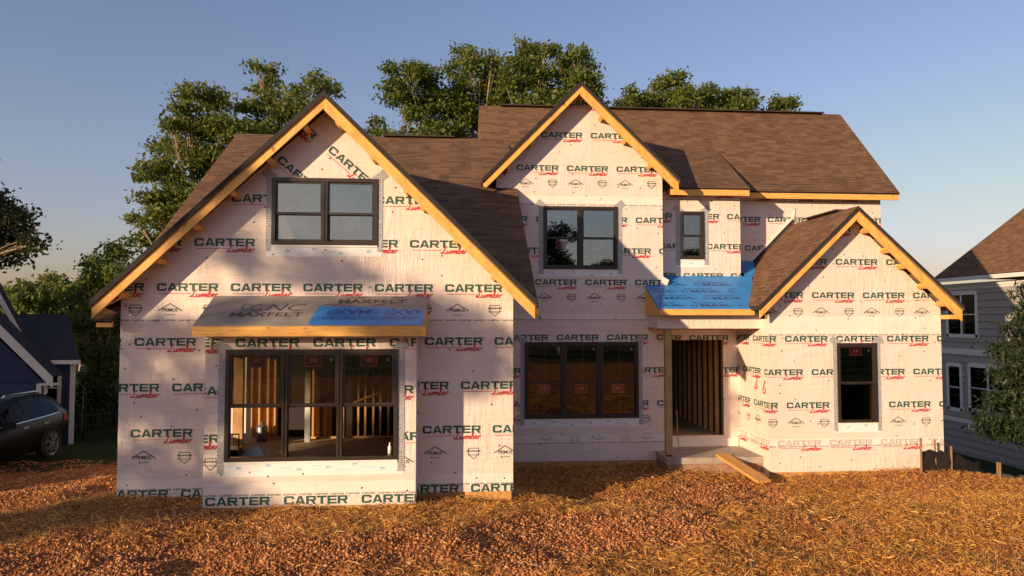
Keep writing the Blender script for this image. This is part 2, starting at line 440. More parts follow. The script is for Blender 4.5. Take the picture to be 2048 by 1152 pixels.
CART = carter(); CARTB = carter(lumber=False); MINI = mini(); PRIM = primus(); SHLD = shield()
FADE = carter(green=4, red=2)
PITCH_W = 1.19

def halfplane(poly, a, b, keep_left=True):
    out = []; n = len(poly)
    def d(p): 
        v = (b[0] - a[0]) * (p[1] - a[1]) - (b[1] - a[1]) * (p[0] - a[0])
        return v if keep_left else -v
    for i in range(n):
        p, q = poly[i], poly[(i + 1) % n]; dp, dq = d(p), d(q)
        if dp >= 0: out.append(p)
        if (dp > 0 > dq) or (dp < 0 < dq):
            t = dp / (dp - dq); out.append((p[0] + t * (q[0] - p[0]), p[1] + t * (q[1] - p[1])))
    return out if len(out) > 2 else []
def clip_convex(poly, region):
    n = len(region)
    for i in range(n):
        poly = halfplane(poly, region[i], region[(i + 1) % n])
        if not poly: return []
    return poly
def minus_rect(polys, r):
    x0, y0, x1, y1 = r; c = [(x0, y0), (x1, y0), (x1, y1), (x0, y1)]; res = []
    for p in polys:
        px = [q[0] for q in p]; py = [q[1] for q in p]
        if max(px) <= x0 or min(px) >= x1 or max(py) <= y0 or min(py) >= y1: res.append(p); continue
        rem = p
        for i in range(4):
            a, b = c[i], c[(i + 1) % 4]
            o = halfplane(rem, a, b, False)
            if o: res.append(o)
            rem = halfplane(rem, a, b, True)
            if not rem: break
    return res

WM = None
def wrap_wall(name, parent, o, du, nrm, poly, holes=(), prints=(), seams=(), nails=True, T=.14, extra=(), rims=True):
    """a sheathed wall: poly is a convex outline (u, z), counter-clockwise; holes are rectangles; prints are (design, u, z, angle)"""
    o = Vector(o); du = Vector(du); nrm = Vector(nrm)
    def W3(u, z, d=0.): return (o.x + du.x * u + nrm.x * d, o.y + du.y * u + nrm.y * d, z)
    mb = MB()
    pcs = [poly]
    for h in holes: pcs = minus_rect(pcs, h)
    for p in pcs:
        mb.face([W3(*q) for q in p], 0)
        mb.face([W3(*q, -T) for q in p][::-1], 6)
    n = len(poly)
    for i in range(n if rims else 0):
        a, b = poly[i], poly[(i + 1) % n]
        mb.face([W3(*a), W3(*a, -T), W3(*b, -T), W3(*b)], 0)
    for x0, z0, x1, z1 in holes:
        c = [(x0, z0), (x1, z0), (x1, z1), (x0, z1)]
        for i in range(4):
            a, b = c[i], c[(i + 1) % 4]
            mb.face([W3(*a), W3(*b), W3(*b, -T), W3(*a, -T)], 8)
    def put(pl, mat, lift):
        pl = clip_convex(pl, poly)
        if not pl: return
        qs = [pl]
        for h in holes: qs = minus_rect(qs, h)
        for q in qs: mb.face([W3(*k, lift) for k in q], mat)
    for z0, z1 in seams:
        us = [q[0] for q in poly]
        put(rect(min(us) - 1, z0, max(us) + 1, z1), 5, .0012)
        u = min(us) - .1 + random.random() * .1
        while u < max(us):      # the printed selvage: a row of tiny words
            for p, m, l in MINI: put([(a + u, b + z0 + .012) for a, b in p], 3, l)
            u += .245
    for k, (des, u, z, ang) in enumerate(prints):
        c, s = math.cos(ang), math.sin(ang)
        for p, m, l in des: put([(u + a * c - b * s, z + a * s + b * c) for a, b in p], m, l + .0005)
    for p, m, l in extra: put(p, m, l)
    if nails:
        us = [q[0] for q in poly]; zs = [q[1] for q in poly]
        z = min(zs) + .2
        while z < max(zs):
            u = min(us) + random.random() * .4
            while u < max(us):
                cx, cz = u + random.uniform(-.12, .12), z + random.uniform(-.2, .2); r_ = .016
                put([(cx + r_ * math.cos(6.2832 * k / 6), cz + r_ * math.sin(6.2832 * k / 6)) for k in range(6)], 7, .006)
                u += random.choice((.41, .82, 1.2))
            z += .47
    return mb.build(name, [M['wrap'], M['green'], M['red'], M['ink'], M['fade'], M['wrap2'], M['back'], M['nail'], M['osb'], M['spray']], parent)

def row(Y, y, x0, k0, k1, des=CART, pitch=PITCH_W, h=.130):
    """designs k0..k1 of a row whose design 0 starts at photo pixel x0, letter centres at y"""
    p = P(x0, y, Y)
    return [(des, p.x + pitch * k, p.z - h / 2, 0.) for k in range(k0, k1 + 1)]
def logos(Y, y, xp, xs, k0, k1, pitch=PITCH_W):
    a = P(xp, y, Y); b = P(xs, y, Y)
    return [(PRIM, a.x + pitch * k, a.z, 0.) for k in range(k0, k1 + 1)] + [(SHLD, b.x + pitch * k, b.z, 0.) for k in range(k0, k1 + 1)]

# ------------------------------------------------------------------ THE HOUSE
YL, YB, YC, YW, YD, YR = 12.3, 11.65, 16.6, 15.4, 17.1, 18.0     # fronts: left wing, bay, centre block, right wing, door wall, rear wall
house = thing('house', 'unfinished two storey house in pink printed house wrap with brown shingle roofs', 'house', (3, 16, 0))

# --- left wing geometry
LX0, LX1 = -5.47, 1.03
LAX, LAZ = PX(643, 11.9), PZ(182, 11.9, 643)                       # gable peak (at the rake)
def lgz(x): return LAZ - .06 - abs(x - LAX) * .945                  # underside line of the gable roof
zb = -.25
holeB = (PX(455, YB), PZ(920, YB, 600), PX(795, YB), PZ(700, YB, 600))
holeU = (PX(542, YL), PZ(489, YL, 640), PX(752, YL), PZ(358, YL, 640))
bayX0, bayX1 = PX(412, YB), PX(833, YB)
inner = (bayX0 + .12, .4, bayX1 - .12, PZ(690, YB, 600))           # the opening behind the bay
gz = [(LX0, .17), (LX1, .17), (LX1, lgz(LX1) - .12), (LAX, lgz(LAX) - .12), (LX0, lgz(LX0) - .12)]
pr = row(YL, 574, 314, -1, 5) + row(YL, 484, 389, -1, 4) + row(YL, 396, 464, -1, 3)
pr += row(YL, 684, 269, -1, 5) + row(YL, 776, 194, 0, 6) + row(YL, 867, 261, 0, 6) + row(YL, 990, 211, 0, 6, CARTB)
pr += logos(YL, 619, 340, 271, 0, 5) + logos(YL, 914, 287, 369, 0, 6)
for x, y in ((553, 316), (655, 296), (537, 197)):
    p = P(x, y, YL); pr.append((CART, p.x, p.z - .05, R(-41)))
sm = [(PZ(644, YL, 500), PZ(622, YL, 500)), (PZ(979, YL, 500), PZ(955, YL, 500))]
wrap_wall('gable_wall', house, (0, YL, 0), (1, 0, 0), (0, -1, 0), gz, [holeU, inner], pr, sm)
# bay: front and two cheeks in one shell
pb = row(YB, 686, 313, 0, 4, pitch=1.205) + row(YB, 782, 391, 0, 3, pitch=1.205) + row(YB, 879, 308, 0, 4, pitch=1.205) + row(YB, 1004, 410, 0, 2, CARTB, 1.205) + logos(YB, 927, 497, 421, 0, 3)
bz1 = 2.93
wrap_wall('bay_wall', house, (0, YB, 0), (1, 0, 0), (0, -1, 0), rect(bayX0, .15, bayX1, bz1), [holeB], pb, [(PZ(992, YB, 600), PZ(964, YB, 600))])
wrap_wall('bay_side_wall', house, (bayX1, 0, 0), (0, 1, 0), (1, 0, 0), rect(YB + .141, .15, YL - .002, bz1), nails=False, T=.1)
wrap_wall('bay_side_wall', house, (bayX0, 0, 0), (0, -1, 0), (-1, 0, 0), rect(-YL + .002, .15, -YB - .141, bz1), nails=False, T=.1)
# other left wing walls (sides follow the main slope z = 3.1 + .67 (Y - 12))
def lmz(y): return 3.02 + .67 * (y - 12)
wrap_wall('side_wall', house, (LX0, 0, 0), (0, -1, 0), (-1, 0, 0), [(-26.4, -.6), (-YL - .142, -.6), (-YL - .142, lmz(YL)), (-19.4, lmz(19.4) - .1), (-26.4, 3.1)], [(-16.0, .95, -12.9, 2.6)], nails=False)
wrap_wall('side_wall', house, (LX1, 0, 0), (0, 1, 0), (1, 0, 0), [(YL + .142, -.6), (YC - .002, -.6), (YC - .002, lmz(YC) - .1), (YL + .142, lmz(YL) - .1)], nails=False)

# --- centre block
CX0, CX1 = PX(992, YC), PX(1327, YC)
CAX, CAZ = PX(1163, 16.2), PZ(162, 16.2, 1163)
def cgz(x): return CAZ - .06 - abs(x - CAX) * .975
holeC2 = (PX(1088, YC), PZ(538, YC, 1160), PX(1235, YC), PZ(414, YC, 1160))
holeC1 = (PX(1050, YC), PZ(836, YC, 1160), PX(1275, YC), PZ(685, YC, 1160))
cz = [(CX0, -.2), (CX1, -.2), (CX1, cgz(CX1) - .1), (CAX, cgz(CAX) - .1), (CX0, cgz(CX0) - .1)]
pc = row(YC, 206, 1135, 0, 0) + row(YC, 269, 1082, 0, 1) + row(YC, 333, 932, 0, 3) + row(YC, 437, 971, 0, 3) + row(YC, 500, 1019, 0, 3) + row(YC, 564, 1070, -1, 2)
pc += row(YC, 675, 1012, 0, 3) + row(YC, 742, 957, 0, 3) + row(YC, 809, 1012, 0, 3) + logos(YC, 366, 1051, 1105, 0, 2) + logos(YC, 595, 1089, 1143, 0, 2) + logos(YC, 840, 1038, 1090, 0, 2)
pc += [([(p, 4, l) for p, m, l in d], u, z, a) for d, u, z, a in logos(YC, 878, 1093, 1150, 0, 2)]
wrap_wall('front_wall', house, (0, YC, 0), (1, 0, 0), (0, -1, 0), cz, [holeC2, holeC1], pc, [(PZ(412, YC, 1160), PZ(392, YC, 1160)), (PZ(642, YC, 1160), PZ(628, YC, 1160)), (PZ(888, YC, 1160), PZ(870, YC, 1160))])
wrap_wall('side_wall', house, (CX1, 0, 0), (0, 1, 0), (1, 0, 0), rect(YC + .142, -.2, YD - .002, 6.3), nails=False)
wrap_wall('side_wall', house, (CX0, 0, 0), (0, -1, 0), (-1, 0, 0), rect(-20, 4.5, -YC - .142, 6.3), nails=False)

# --- right wing
RX0, RX1 = PX(1535, YW), PX(1888, YW, 900)
RAX, RAZ = PX(1720, 15.05), PZ(412, 15.05, 1720)
def rgz(x): return RAZ - .06 - abs(x - RAX) * .98
holeR = (PX(1673, YW), PZ(844, YW, 1710), PX(1750, YW), PZ(687, YW, 1710))
rz = [(RX0, -.28), (RX1, -.28), (RX1, rgz(RX1) - .1), (RAX, rgz(RAX) - .1), (RX0, rgz(RX0) - .1)]
rows_r = row(YW, 457, 1618, 0, 2) + row(YW, 523, 1569, 0, 3) + row(YW, 590, 1521, 0, 4)
rows_w = row(YW, 678, 1466, -2, 4) + row(YW, 745, 1520, -2, 4) + row(YW, 812, 1469, -2, 4) + logos(YW, 845, 1592, 1649, -2, 3) + row(YW, 887, 1556, -3, 4, FADE)
seam_r = [(PZ(672, YW, 1700), PZ(632, YW, 1700)), (PZ(894, YW, 1700), PZ(876, YW, 1700))]
wrap_wall('wing_wall', house, (0, YW, 0), (1, 0, 0), (0, -1, 0), rz, [holeR], rows_r + rows_w + logos(YW, 624, 1642, 1698, -1, 2), seam_r, rims=False)
# the porch cheek: the same sheet turned round the corner
side = [(d, YW * -1 + (u - RX0), z, a) for d, u, z, a in rows_w]
paint = [(q, 9, .008) for q in stroke([(-15.98, 1.78), (-16.0, 1.66), (-16.12, 1.5), (-16.0, 1.52), (-15.97, 1.6)], .035)] + [(q, 9, .008) for q in stroke([(-15.55, 1.72), (-15.63, 1.6), (-15.68, 1.46), (-15.58, 1.44), (-15.55, 1.52), (-15.6, 1.56)], .035)]
wrap_wall('porch_side_wall', house, (RX0, 0, 0), (0, -1, 0), (-1, 0, 0), rect(-YD + .002, -.6, -YW - .0, 3.1), [], side, seam_r[1:], extra=paint, T=.1, rims=False)
wrap_wall('side_wall', house, (RX0 + .1, 0, 0), (0, -1, 0), (-1, 0, 0), rect(-YR, -.5, -YD - .15, 3.2), nails=False, T=.1)
wrap_wall('side_wall', house, (RX1, 0, 0), (0, 1, 0), (1, 0, 0), rect(YW + .001, -.6, 24, 3.2), nails=False)

# --- door wall with the dormer above, rear wall, far side
DX1 = PX(1483, YD)
holeD = (PX(1334, YD), .27, PX(1445, YD), PZ(680, YD, 1400))
holeS = (PX(1363, YD), PZ(518, YD, 1386), PX(1409, YD), PZ(424, YD, 1386))
pd = row(YD, 380, 1297, 0, 2) + row(YD, 431, 1265, 0, 2) + row(YD, 492, 1318, 0, 2) + row(YD, 551, 1272, 0, 2) + row(YD, 676, 1283, 0, 2) + row(YD, 740, 1405, 0, 0) + row(YD, 803, 1370, 0, 0)
wrap_wall('entry_wall', house, (0, YD, 0), (1, 0, 0), (0, -1, 0), rect(CX1 + .0, .04, DX1, 6.3), [holeD, holeS], pd, [(PZ(402, YD, 1400), PZ(396, YD, 1400))])
wrap_wall('dormer_side_wall', house, (DX1, 0, 0), (0, 1, 0), (1, 0, 0), rect(YD + .142, 3.0, YR - .002, 6.4), nails=False)
EX1 = PX(1766, YR)
prr = row(YR, 438, 1447, 0, 4) + row(YR, 496, 1490, 0, 4) + row(YR, 388, 1470, 0, 5, FADE)
wrap_wall('rear_section_wall', house, (0, YR, 0), (1, 0, 0), (0, -1, 0), rect(DX1 + .002, 2.5, EX1, 6.5), [], prr, [(PZ(405, YR, 1600), PZ(398, YR, 1600))])
RY, RZT = 20.5, PZ(222, 20.5, 1400)                                 # main ridge
EYE, EZ = 17.7, PZ(384, 17.7, 1650)                                 # main eave edge
MS = (RZT - EZ) / (RY - EYE)
wrap_wall('gable_end_wall', house, (EX1, 0, 0), (0, 1, 0), (1, 0, 0), [(YR + .142, -.8), (23, -.8), (23, 6.5), (RY, RZT - .25), (YR + .142, EZ + .25)], nails=False)
wrap_wall('gable_end_wall', house, (.78, 0, 0), (0, -1, 0), (-1, 0, 0), [(-23, 4.5), (-19.0, 4.5), (-19.0, EZ + 1.2), (-RY, RZT - .25), (-23, 6.5)], nails=False)
wrap_wall('back_wall', house, (0, 23.2, 0), (-1, 0, 0), (0, 1, 0), rect(-EX1, -.8, -.7, 6.4), nails=False)
wrap_wall('back_wall', house, (0, 26.4, 0), (-1, 0, 0), (0, 1, 0), rect(-.7, -.8, -LX0, 3.1), nails=False)

# --- sheathing left bare at the foot of the walls
for q in ((bayX0 + .02, YB + .02, -.4, bayX1 - .05, YB + .12, .22), (LX0 + .02, YL + .02, -.4, bayX0 - .01, YL + .12, .25), (bayX1 + .01, YL + .02, -.4, LX1 - .03, YL + .12, .25), (RX0 + .03, YW + .02, -.9, RX1 - .02, YW + .12, -.2), (LX1 + .03, YC + .02, -.9, CX1 - .02, YC + .12, -.1)):
    mb = MB(); mb.box(*q); mb.build('base_sheathing', M['osb'], house)

# --- roofs
def slab(mb, pts, th=.05, plumb=False):
    pts = [Vector(p) for p in pts]
    n = (pts[1] - pts[0]).cross(pts[2] - pts[0]).normalized()
    if n.z < 0: pts = pts[::-1]; n = -n
    hd = Vector((0, 0, 1)).cross(n).normalized(); sd = n.cross(hd)
    uv = [(p.dot(hd), p.dot(sd)) for p in pts]
    mb.face(pts, 0, uv); lo = [p - (Vector((0, 0, th / n.z)) if plumb else n * th) for p in pts]; mb.face(lo[::-1], 2)
    for i in range(len(pts)):
        j = (i + 1) % len(pts); mb.face([pts[i], lo[i], lo[j], pts[j]], 1)
RM = [M['shingle'], M['edge'], M['back']]
def rake(ax, az, tx, tz, Y, w=.215, t=.04, name='rake_board'):
    """barge board in the XZ plane from the peak to the tail, plumb cut, and its trimmer behind"""
    mb = MB(); d = Vector((tx - ax, 0, tz - az)).normalized(); off = random.random() * 5
    a = Vector((ax, Y, az)); q = [a, (tx, Y, tz), (tx, Y, tz - w), (ax, Y, az - w)]
    mb.prism(q, (0, t, 0), 0, uvf=lambda pl: [((Vector(p) - a).dot(d) + off, p[2] * .3 + p[1] + (Vector(p) - a).dot(d) * .3 + off) for p in pl])
    return mb.build(name, M['wood'], house)
def gable_roof(name, ax, az, txl, tzl, txr, tzr, Y0, Yl, Yc, Yr):
    mb = MB()
    slab(mb, [(ax, Y0, az), (txl, Y0, tzl), (txl, Yl, tzl), (ax, Yc, az)], .07, True)
    slab(mb, [(ax, Y0, az), (txr, Y0, tzr), (txr, Yr, tzr), (ax, Yc, az)], .07, True)
    return mb.build(name, RM, house)
def lookouts(ax, az, tx, tz, Y0, Y1, ts, w=.30):
    d = Vector((tx - ax, 0, tz - az))
    n = Vector((-d.z, 0, d.x)).normalized(); n = n if n.z > 0 else -n
    for t in ts:
        p = Vector((ax, 0, az)) + d * t - n * .16
        mb = MB(); mb.bar((p.x, Y0 + .045, p.z), (p.x, Y1 - .004, p.z), .09, .085, up=n); mb.build('lookout', M['wood'], house)
LT = (PX(183, 11.9), PZ(602, 11.9, 183), PX(1070, 11.9), PZ(600, 11.9, 1070))
gable_roof('gable_roof', LAX, LAZ, LT[0] - .03, LT[1], LT[2] + .03, LT[3], 11.86, 12.28, 17.5, 12.28)
for k, (tx, tz) in enumerate(((LT[0], LT[1]), (LT[2], LT[3]))):
    rake(LAX + (-.001, .001)[k], LAZ - .10, tx, tz - .10, 11.9, (.18, .215)[k])
    lookouts(LAX, LAZ - .05, tx, tz - .05, 11.9, YL, ((.12, .28, .44, .60, .76, .92), (.10, .26, .42, .50, .66, .84))[k])
CT = (PX(966, 16.2), PZ(357, 16.2, 966), PX(1360, 16.2), PZ(357, 16.2, 1360))
gable_roof('gable_roof', CAX, CAZ, CT[0] - .03, CT[1], CT[2] + .03, CT[3], 16.16, 18.6, RY, 18.6)
for k, (tx, tz) in enumerate(((CT[0], CT[1]), (CT[2], CT[3]))):
    rake(CAX + (-.001, .001)[k], CAZ - .10, tx, tz - .10, 16.2, (.18, .235)[k])
    lookouts(CAX, CAZ - .05, tx, tz - .05, 16.2, YC, (.28, .52, .78) if k else (.3, .55, .8))
RT = (PX(1520, 15.05), PZ(611, 15.05, 1520), PX(1925, 15.05), PZ(612, 15.05, 1925))
gable_roof('gable_roof', RAX, RAZ, RT[0] - .03, RT[1], RT[2] + .03, RT[3], 15.01, YR - .002, YR - .002, YR - .002)
for k, (tx, tz) in enumerate(((RT[0], RT[1]), (RT[2], RT[3]))):
    rake(RAX + (-.001, .001)[k], RAZ - .10, tx, tz - .10, 15.05, (.18, .24)[k])
    lookouts(RAX, RAZ - .05, tx, tz - .05, 15.05, YW, (.16, .36, .52, .72, .9) if k else (.25, .5, .75))
    if k == 0: continue
    mb = MB(); sg = (-1, 1)[k]          # soffit return block at the tail
    mb.box(min(tx, tx - sg * .28), 15.1, tz - .29, max(tx, tx - sg * .28), 15.36, tz - .20)
    mb.build('eave_return', M['wood'], house)
# main upper roof
UX0, UX1 = PX(957, RY), PX(1806, EYE)
mb = MB()
slab(mb, [(UX0, EYE, EZ), (UX1, EYE, EZ), (UX1, RY, RZT), (UX0, RY, RZT)], .06)
slab(mb, [(UX0, RY, RZT), (UX1, RY, RZT), (UX1, 23.5, EZ), (UX0, 23.5, EZ)], .06)
mb.build('main_roof', RM, house)
# dormer roof: a flatter slope lying on the main slope
DE = 16.8; DZ = PZ(376, DE, 1420); DXR = PX(1505, DE)
yj = DE; 
ks = .66; yj = (DZ - ks * DE - EZ + MS * EYE) / (MS - ks)
mb = MB(); slab(mb, [(CX1 + .05, DE, DZ), (DXR, DE, DZ), (DXR, yj + .05, DZ + ks * (yj + .05 - DE)), (CX1 + .05, yj + .05, DZ + ks * (yj + .05 - DE))]); mb.build('dormer_roof', RM, house)
# left main slope, cut by the two valleys
LRY, LRZ = 19.4, 3.1 + .67 * 7.4 - .02
def lm(x, y): return (x, y, 3.08 + .67 * (y - 12))
yv = 12 + (LAZ - 3.12) / .67
mb = MB()
slab(mb, [lm(-5.76, 12.05), lm(LAX, yv), lm(LAX, LRY), lm(-5.76, LRY)])
slab(mb, [lm(1.48, 12.05), lm(1.48, LRY), lm(LAX, LRY), lm(LAX, yv)])
slab(mb, [(-5.85, LRY, lm(0, LRY)[2]), (1.48, LRY, lm(0, LRY)[2]), (1.48, 26.8, 3.08), (-5.85, 26.8, 3.08)])
slab(mb, [lm(-5.76, 11.99), lm(LX0 - .004, 11.99), lm(LX0 - .004, 12.5), lm(-5.76, 12.5)], .04)
mb.build('lower_roof', RM, house)
# fascias
def fascia(x0, x1, y, z1, h=.14, t=.04, name='fascia_board'):
    mb = MB(); mb.box(x0, y, z1 - h, x1, y + t, z1); return mb.build(name, M['wood'], house)
fascia(DXR + .0, UX1 - .02, EYE + .03, EZ - .04)
fascia(CT[2] - .02, DXR - .02, DE + .02, DZ - .035)
mb = MB(); mb.box(-5.72, 12.02, 2.97, LX0 - .005, 12.06, 3.07); mb.build('fascia_board', M['wood'], house)
# ridge vents: a dark low ridge cap
def vent(a, b, name='ridge_vent'):
    mb = MB(); mb.bar(a, b, .26, .03); return mb.build(name, M['vent'], house)
vent((PX(1000, RY), RY, RZT + .015), (PX(1652, RY), RY, RZT + .015))
vent((-1.9, LRY, lm(0, LRY)[2] + .015), (PX(907, LRY), LRY, lm(0, LRY)[2] + .015))
vent((RAX, 15.75, RAZ + .02), (RAX, 17.3, RAZ + .02))
# dark kick-out flashing and the white wrap flap above the right wing's ridge
mb = MB(); mb.prism([(CX0 - .02, YC - .02, 6.0), (PX(1031, YC), YC - .02, 5.98), (PX(1031, YC), YC - .02, 6.12), (CX0 - .02, YC - .02, 6.16)], (0, -.06, 0)); mb.build('flashing', M['edge'], house)
mb = MB()
d = Vector((RAX - RX0, 0, RAZ - 3.5)).normalized()
mb.prism([(RX0 + .15, YR - .03, rgz(RX0 + .15) + .10), (RAX - .02, YR - .03, RAZ + .08), (RAX + .03, YR - .03, RAZ + .42), (RAX - .05, YR - .03, RAZ + .2), (RX0 + .15, YR - .03, rgz(RX0 + .15) + .28)], (0, .02, 0)); mb.build('wrap_flap', M['wrap2'], house)
mb = MB(); mb.prism([(RX0 - .02, YR - .05, rgz(RX0 + .0) + .06), (RAX - .05, YR - .05, RAZ + .03), (RAX - .05, YR - .05, RAZ + .12), (RX0 - .02, YR - .05, rgz(RX0) + .16)], (0, .018, 0)); mb.build('step_flashing', M['edge'], house)

# --- bay roof: grey felt with a blue patch
BY0 = 11.3; BX0, BX1 = PX(385, BY0), PX(850, BY0); bzf = PZ(652, BY0, 600); bzt = PZ(592, YL, 600)
A0 = Vector((BX0, BY0, bzf)); BU = Vector((1, 0, 0)); BV = Vector((0, YL - BY0, bzt - bzf)); BL = BV.length; BV.normalize(); BN = BU.cross(BV)
mb = MB()
def on(u, v, d=0.): return A0 + BU * u + BV * v + BN * d
bw = BX1 - BX0
q = [on(0, 0), on(bw, 0), on(bw, BL), on(0, BL)]
mb.prism(q, -BN * .04, 0)
mb.face([on(u, v, .003) for u, v in ((1.72, .03), (bw - .05, .03), (bw - .05, .62), (2.95, .60), (2.9, .66), (1.78, .72))], 1)
def lay(polys, w, u, v, m, rot=False, lift=.005):
    for k, p in enumerate(polys):
        if not rot and (min(u + a for a, b in p) < .03 or max(u + a for a, b in p) > bw - .03): continue
        mb.face([on(u - a, v - b, lift) if rot else on(u + a, v + b, lift) for a, b in p], m)
def felt_print(uu, vv):
    def ok(p): return all(.03 < a < bw - .03 and .03 < b < BL - .02 and not (a > 1.74 and b < .70) for a, b in p)
    items = []
    p, w = font_polys('NC', .26, 1.15, -.012, .3); items += [[(a + uu + .95, b + vv + .54) for a, b in f] for f in p]
    p, w = font_polys('MAX', .15, 1.25, .03); items += [[(a + uu + .45, b + vv + .33) for a, b in f] for f in p]
    p, w2 = font_polys('FELT', .15, 1.35, -.005); items += [[(a + uu + .47 + w, b + vv + .33) for a, b in f] for f in p]
    for c_ in ((.64, .68), (.80, .66)):
        items += stroke([(uu + c_[0] + .075 * math.cos(t_), vv + c_[1] + .11 * math.sin(t_)) for t_ in np.linspace(.5, 6.0, 12)], .018, False)
    items += stroke([(uu + .50, vv + .52), (uu + .92, vv + .54)], .014, False)
    for k, f in enumerate(items):
        if ok(f): mb.face([on(a, b, .005 + .0001 * (k % 5)) for a, b in f], 2)
felt_print(0, 0); felt_print(1.27, 0); felt_print(1.62, .50)
for u0 in (2.70, 3.62):
    for body, hh, uu, vv, bd, xs in (('MAX', .19, -.06, .58, .03, 1.05), ('PS', .15, .07, .58, -.004, .7), ('HT', .085, -.62, .58, .0, 1.0), ('100', .085, -.60, .475, .0, 1.0), ('SECUREGRIP', .12, .08, .33, .012, .98)):
        p, w = font_polys(body, hh, xs, bd)
        lay([f for f in p if u0 + uu - max(a for a, b in f) > 1.75 and u0 + uu - min(a for a, b in f) < bw - .07], w, u0 + uu, vv, 3, True)
mb.build('bay_roof', [M['felt'], M['blue'], M['felt_ink'], M['navy']], house)
fascia(BX0, BX1, BY0 - .01, bzf - .005, .155)
mb = MB(); mb.box(BX0 + .02, BY0 + .04, bzf - .15, BX1 - .02, YB - .003, bzf - .12); mb.build('soffit', M['back'], house)
for x in (BX0, BX1 - .04):
    mb = MB(); mb.prism([(x, BY0 + .03, bzf - .16), (x, YL - .003, bzf - .16), (x, YL - .003, bzt - .05), (x, BY0 + .03, bzf - .05)], (.04, 0, 0))
    mb.build('bay_roof_cheek', M['wood'], house)

# --- porch: blue roof, fascia, beam, post, slab
PY0 = 15.45; PX0, PXR = PX(1319, PY0), RX0 - .15; pzf = PZ(618, PY0, 1420); pzt = PZ(552, YD, 1420)
A0 = Vector((PX0, PY0, pzf)); BV = Vector((0, YD - PY0, pzt - pzf)); BL = BV.length; BV.normalize(); BN = BU.cross(BV)
bw = 7.9 - PX0
mb = MB(); mb.prism([on(0, 0), on(RT[0] - PX0 + .10, 0), on(bw - .55, BL), on(0, BL)], -BN * .04, 0)
mb.prism([on(bw - .7, BL), on(bw - .45, BL), on(bw - .1, BL + 1.0), on(bw - .7, BL + 1.0)], -BN * .02, 0)
for r_ in range(4):
    v = .12 + r_ * .38
    for k in range(4):
        u0 = -.35 + k * 1.12 + (r_ % 2) * .4
        for body, hh, uu, vv, bd, xs in (('PS', .10, 0, 0, 0, 1.3), ('MAX', .13, .22, 0, .03, 1.7), ('100', .07, .82, .01, 0, 1.1), ('SECUREGRIP', .05, .06, .17, .015, 1.9)):
            p, w = font_polys(body, hh, xs, bd)
            lay([f for f in p if u0 + uu + min(a for a, b in f) > .03 and u0 + uu + max(a for a, b in f) < 1.93 + .45 * (v + vv) / BL and v + vv + hh < BL], w, u0 + uu, v + vv, 1)
mb.build('porch_roof', [M['blue'], M['navy']], house)
fascia(PX0, RT[0] + .05, PY0 - .01, pzf - .005, .13)
mb = MB(); mb.prism([(PX0 + .0, PY0 + .032, pzf - .13), (PX0, YC - .003, pzf - .13), (PX0, YC - .003, pzf + .48), (PX0, PY0 + .032, pzf - .04)], (.035, 0, 0)); mb.build('barge_board', M['wood'], house)
zbm = PZ(657, 15.75, 1420)
wrap_wall('porch_beam', house, (0, 15.75, 0), (1, 0, 0), (0, -1, 0), rect(PX0 + .06, zbm, RX0 - .002, pzf - .05), T=.3)
mb = MB(); mb.box(PX0 + .05, 16.051, zbm - .03, RX0 - .002, YD - .003, zbm + .02); mb.build('porch_ceiling', M['osb'], house)
wrap_wall('porch_beam', house, (PX0 + .06, 0, 0), (0, -1, 0), (-1, 0, 0), rect(-YC + .002, zbm, -16.052, pzf + .2), nails=False, T=.2)
pxa = PX(1328, 15.95)
mb = MB(); mb.box(pxa, 15.86, .05, pxa + .145, 16.0, zbm - .045); mb.build('porch_post', M['post'], house)
mb = MB(); mb.box(pxa - .012, 15.85, zbm - .045, pxa + .157, 16.012, zbm + .0); mb.build('post_cap', M['tape'], house)
mb = MB(); mb.box(pxa + .02, 15.88, .015, pxa + .125, 15.98, .05); mb.build('post_base', M['black'], house)
SX0 = PX(1331, 15.7)
mb = MB(); mb.box(SX0, 15.7, -.13, RX0 - .003, YD - .003, .01); mb.build('porch_slab', M['concrete'], house)
mb = MB(); mb.box(SX0 + .03, 15.73, -.9, RX0 - .01, YD - .02, -.13); mb.build('porch_foundation', M['brickdirt'], house)
mb = MB(); mb.box(CX1 + .1, YD - .05, .012, RX0 - .03, YD + .12, .2); mb.build('threshold', M['wrap2'], house)

mb = MB(); q = [P(1326, 553, YC - .012), P(1338, 560, YC - .012), P(1333, 576, YC - .012), P(1318, 589, YC - .012), P(1296, 593, YC - .012), P(1298, 584, YC - .012), P(1318, 578, YC - .012)]
for tri in ((0, 1, 2), (0, 2, 6), (2, 3, 6), (6, 3, 4), (6, 4, 5)): mb.prism([q[k] for k in tri][::-1], (0, .008, 0))
mb.build('wrap_flap', M['wrap2'], house)
